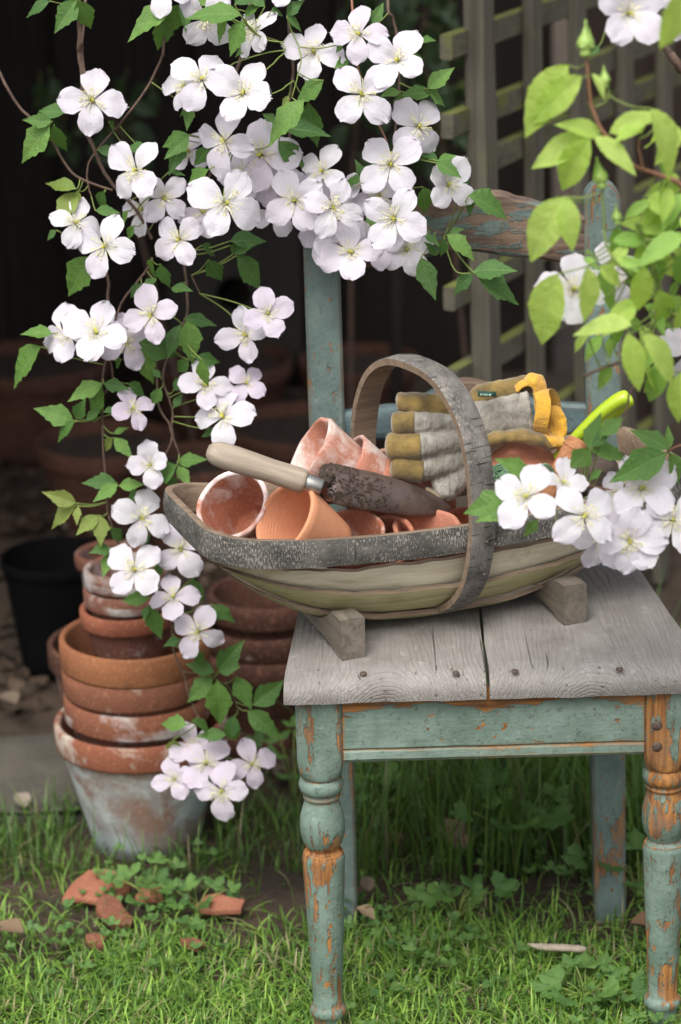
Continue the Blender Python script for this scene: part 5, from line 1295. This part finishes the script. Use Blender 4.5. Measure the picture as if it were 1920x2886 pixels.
Rv.stem(4, [(1440, 60), (1450, 160), (1440, 350), (1380, 420)], .0018, .0012, 'greenstem', dys=[.01] * 4)
Rv.stem(4, [(1480, 500), (1345, 610), (1320, 700), (1290, 800)], .0014, .001, dys=[.02] * 4)
Rv.stem(4, [(1330, 480), (1220, 512), (1112, 560)], .0022, .0019, dys=[.02] * 3)
Rv.stem(2, [(1370, 640), (1380, 720), (1400, 790)], .0012, .001, 'redstem', dys=[.01] * 3)
def bud(x, y, r, dirv, dy=0):
    c = at_y(*uv(2, x, y), 2.60 + dy); rad = r * KZ / F_PX * 2.75; M = zframe(c, dirv); mb = MB()
    mb.lathe([(0, -1.5 * rad), (.55 * rad, -1.4 * rad), (.62 * rad, -1.0 * rad), (.5 * rad, -.75 * rad), (.85 * rad, -.45 * rad), (1.0 * rad, 0), (.8 * rad, .55 * rad), (.42 * rad, 1.0 * rad), (.2 * rad, 1.5 * rad), (.12 * rad, 2.1 * rad), (.2 * rad, 2.35 * rad), (0, 2.6 * rad)], 16)
    b = part('bud', mb, MT['bud'], Rv.o, M=M)
    for k in range(5):
        a = k * 1.257; mb = MB(); rows = []
        for i in range(6):
            t = i / 5; w_ = .5 * (1 - t) ** .7 * (.6 + t); rr_ = rad * (1.03 - .85 * t ** 1.5); z = rad * lerp(-.5, 2.1, t)
            rows.append([Vector((math.cos(a + s_ * w_) * rr_, math.sin(a + s_ * w_) * rr_, z)) for s_ in (-1, 0, 1)])
        mb.grid(rows); part('sepal', mb, MT['bud'], b, M=M)
bud(1128, 200, 40, vdir(.0, 1, .1)); bud(1217, 365, 24, vdir(-.1, 1, .1)); bud(1196, 815, 36, vdir(-.2, 1, .1), .01); bud(1272, 1000, 24, vdir(-.1, 1, 0), .02)
RL2 = '''1050 300 825 590 r;1110 350 870 550 r -.01;1150 625 890 740 r;1150 640 990 870 r -.01;1170 630 1350 760 r;1200 625 1040 555 r;1240 610 1440 510 r;1400 580 1280 620 r;1430 500 1575 790 r -.03;1030 905 858 1176 r;1040 910 1060 1125 r -.01;1030 915 970 1000 r .01;1568 870 1390 890 r .02;1420 930 1310 990 g .01;1390 920 1480 970 r .02;1500 1060 1330 1010 r .02;1590 890 1480 1010 g .01;1590 1020 1500 1050 g;1250 1110 1430 1090 g .02;1580 1080 1390 1175 g;1560 820 1470 820 r .02;1600 -80 1505 230 r -.12;1160 340 1225 430 r;1360 1030 1420 1130 g .03;1280 1040 1260 1176 g .03;1450 1050 1568 1130 g .03;1130 1170 1190 1176 g'''
RL4 = '''1000 85 895 400 r -.03;1130 55 1160 295 r -.04;1390 50 1380 265 r -.03;1190 50 1300 130 r -.02;1120 10 1180 50 g;1340 320 1110 310 r -.03;1320 360 1385 605 r -.05;1390 365 1568 565 r -.05;1140 370 1060 430 r;1200 370 1130 465 g .02;1240 490 1195 615 g .02;1490 490 1410 685 g .01;1440 430 1380 530 g .02;1568 540 1535 760 r -.02;1455 20 1510 165 g;1540 0 1580 130 g;1280 20 1400 60 g;1470 310 1560 330 g .03;1290 280 1400 340 g .03;1210 200 1300 260 g .03;1400 230 1500 260 g .03;1250 370 1230 470 g .03;1320 -40 1240 40 r .01;1480 -60 1380 30 g .01;1520 180 1568 260 g .03;1400 470 1330 560 g .03;1260 -20 1330 60 g .02;1560 120 1500 200 g .03'''
add_leaves(Rv, 2, RL2); add_leaves(Rv, 4, RL4)
rq = random.Random(21)
for k in range(26):
    x, y = rq.uniform(1230, 1620), rq.uniform(-110, 520); a = rq.uniform(3.7, 5.9); L = rq.uniform(110, 190)
    if x < 1330 and y > 300: continue
    Rv.leaf(4, x, y, x + math.cos(a) * L, y - math.sin(a) * L, rq.choice('rrg'), rq.uniform(.0, .06))
for k in range(16):
    x, y = rq.uniform(1440, 1620), rq.uniform(560, 1150); a = rq.uniform(3.5, 6.0); L = rq.uniform(110, 200)
    Rv.leaf(2, x, y, x + math.cos(a) * L, y - math.sin(a) * L, rq.choice('rrg'), rq.uniform(-.01, .05))
Rv.finish()
D = Vine('clematis_shoot', 'upright white clematis flowers partly hidden among rose leaves', 'clematis', (.7, 2.76, .8), 2.76)
D.stem(2, [(1640, 420), (1568, 330), (1500, 230), (1450, 150), (1400, 40)], .005, .0042, dys=[.12] * 5, pre=[(.70, 3.0, .0), (.70, 2.98, .6)], extra=[at_y(*uv(2, 1380, -120), 2.9)])
D.stem(4, [(1620, 200), (1500, 180), (1300, 150), (1120, 140)], .0014, .001, 'redstem', dys=[.03] * 4, pre=[at_y(*uv(2, 1600, 380), 2.88)])
D.flower(2, 1320, 65, 172, 50, 0, -.1, .0, .2); D.flower(2, 1600, 20, 150, 70, 0, 0, .03, .3)
D.flower(4, 1075, 165, 175, 80, -.3, .1, -.05, .05); D.flower(4, 1250, 100, 150, 20, .2, .1, .01, .1); D.flower(4, 1625, 430, 150, 70, -.2, 0, -.02, .2)
add_leaves(D, 2, '1190 210 1160 250 d'); D.finish()

# ivy far back in the dark
I = Vine('ivy_plant', 'dark ivy leaves in the shade behind the trellis', 'ivy', (.2, 4.75, 0), 4.75)
I.stem(2, [(60, 700), (180, 400), (260, 150), (330, -100)], .005, .004, pre=[(.02, 4.8, 0)])
I.stem(2, [(500, 900), (430, 500), (380, 150), (420, -80)], .005, .004, pre=[(.25, 4.8, 0)])
rr = random.Random(3)
for k in range(110):
    x, y = rr.uniform(20, 600), rr.uniform(-60, 520) if rr.random() < .75 else rr.uniform(500, 800); a = rr.uniform(3.6, 5.8); L = rr.uniform(70, 130)
    I.leaf(2, x, y, x + math.cos(a) * L, y - math.sin(a) * L, 'i', rr.uniform(-.1, .1), 1.3)
I.finish()
J = Vine('ivy_plant', 'dark ivy leaves on the shed wall beyond the single hanging flower', 'ivy', (-.35, 4.9, 0), 4.9)
J.stem(1, [(600, 900), (560, 620), (420, 480), (250, 420)], .005, .003, pre=[(-.25, 4.95, 0)])
for k in range(36):
    x, y = rr.uniform(180, 720), rr.uniform(330, 700); a = rr.uniform(3.4, 6.0); L = rr.uniform(70, 130)
    J.leaf(1, x, y, x + math.cos(a) * L, y - math.sin(a) * L, 'i', rr.uniform(-.1, .1), 1.3)
J.finish()
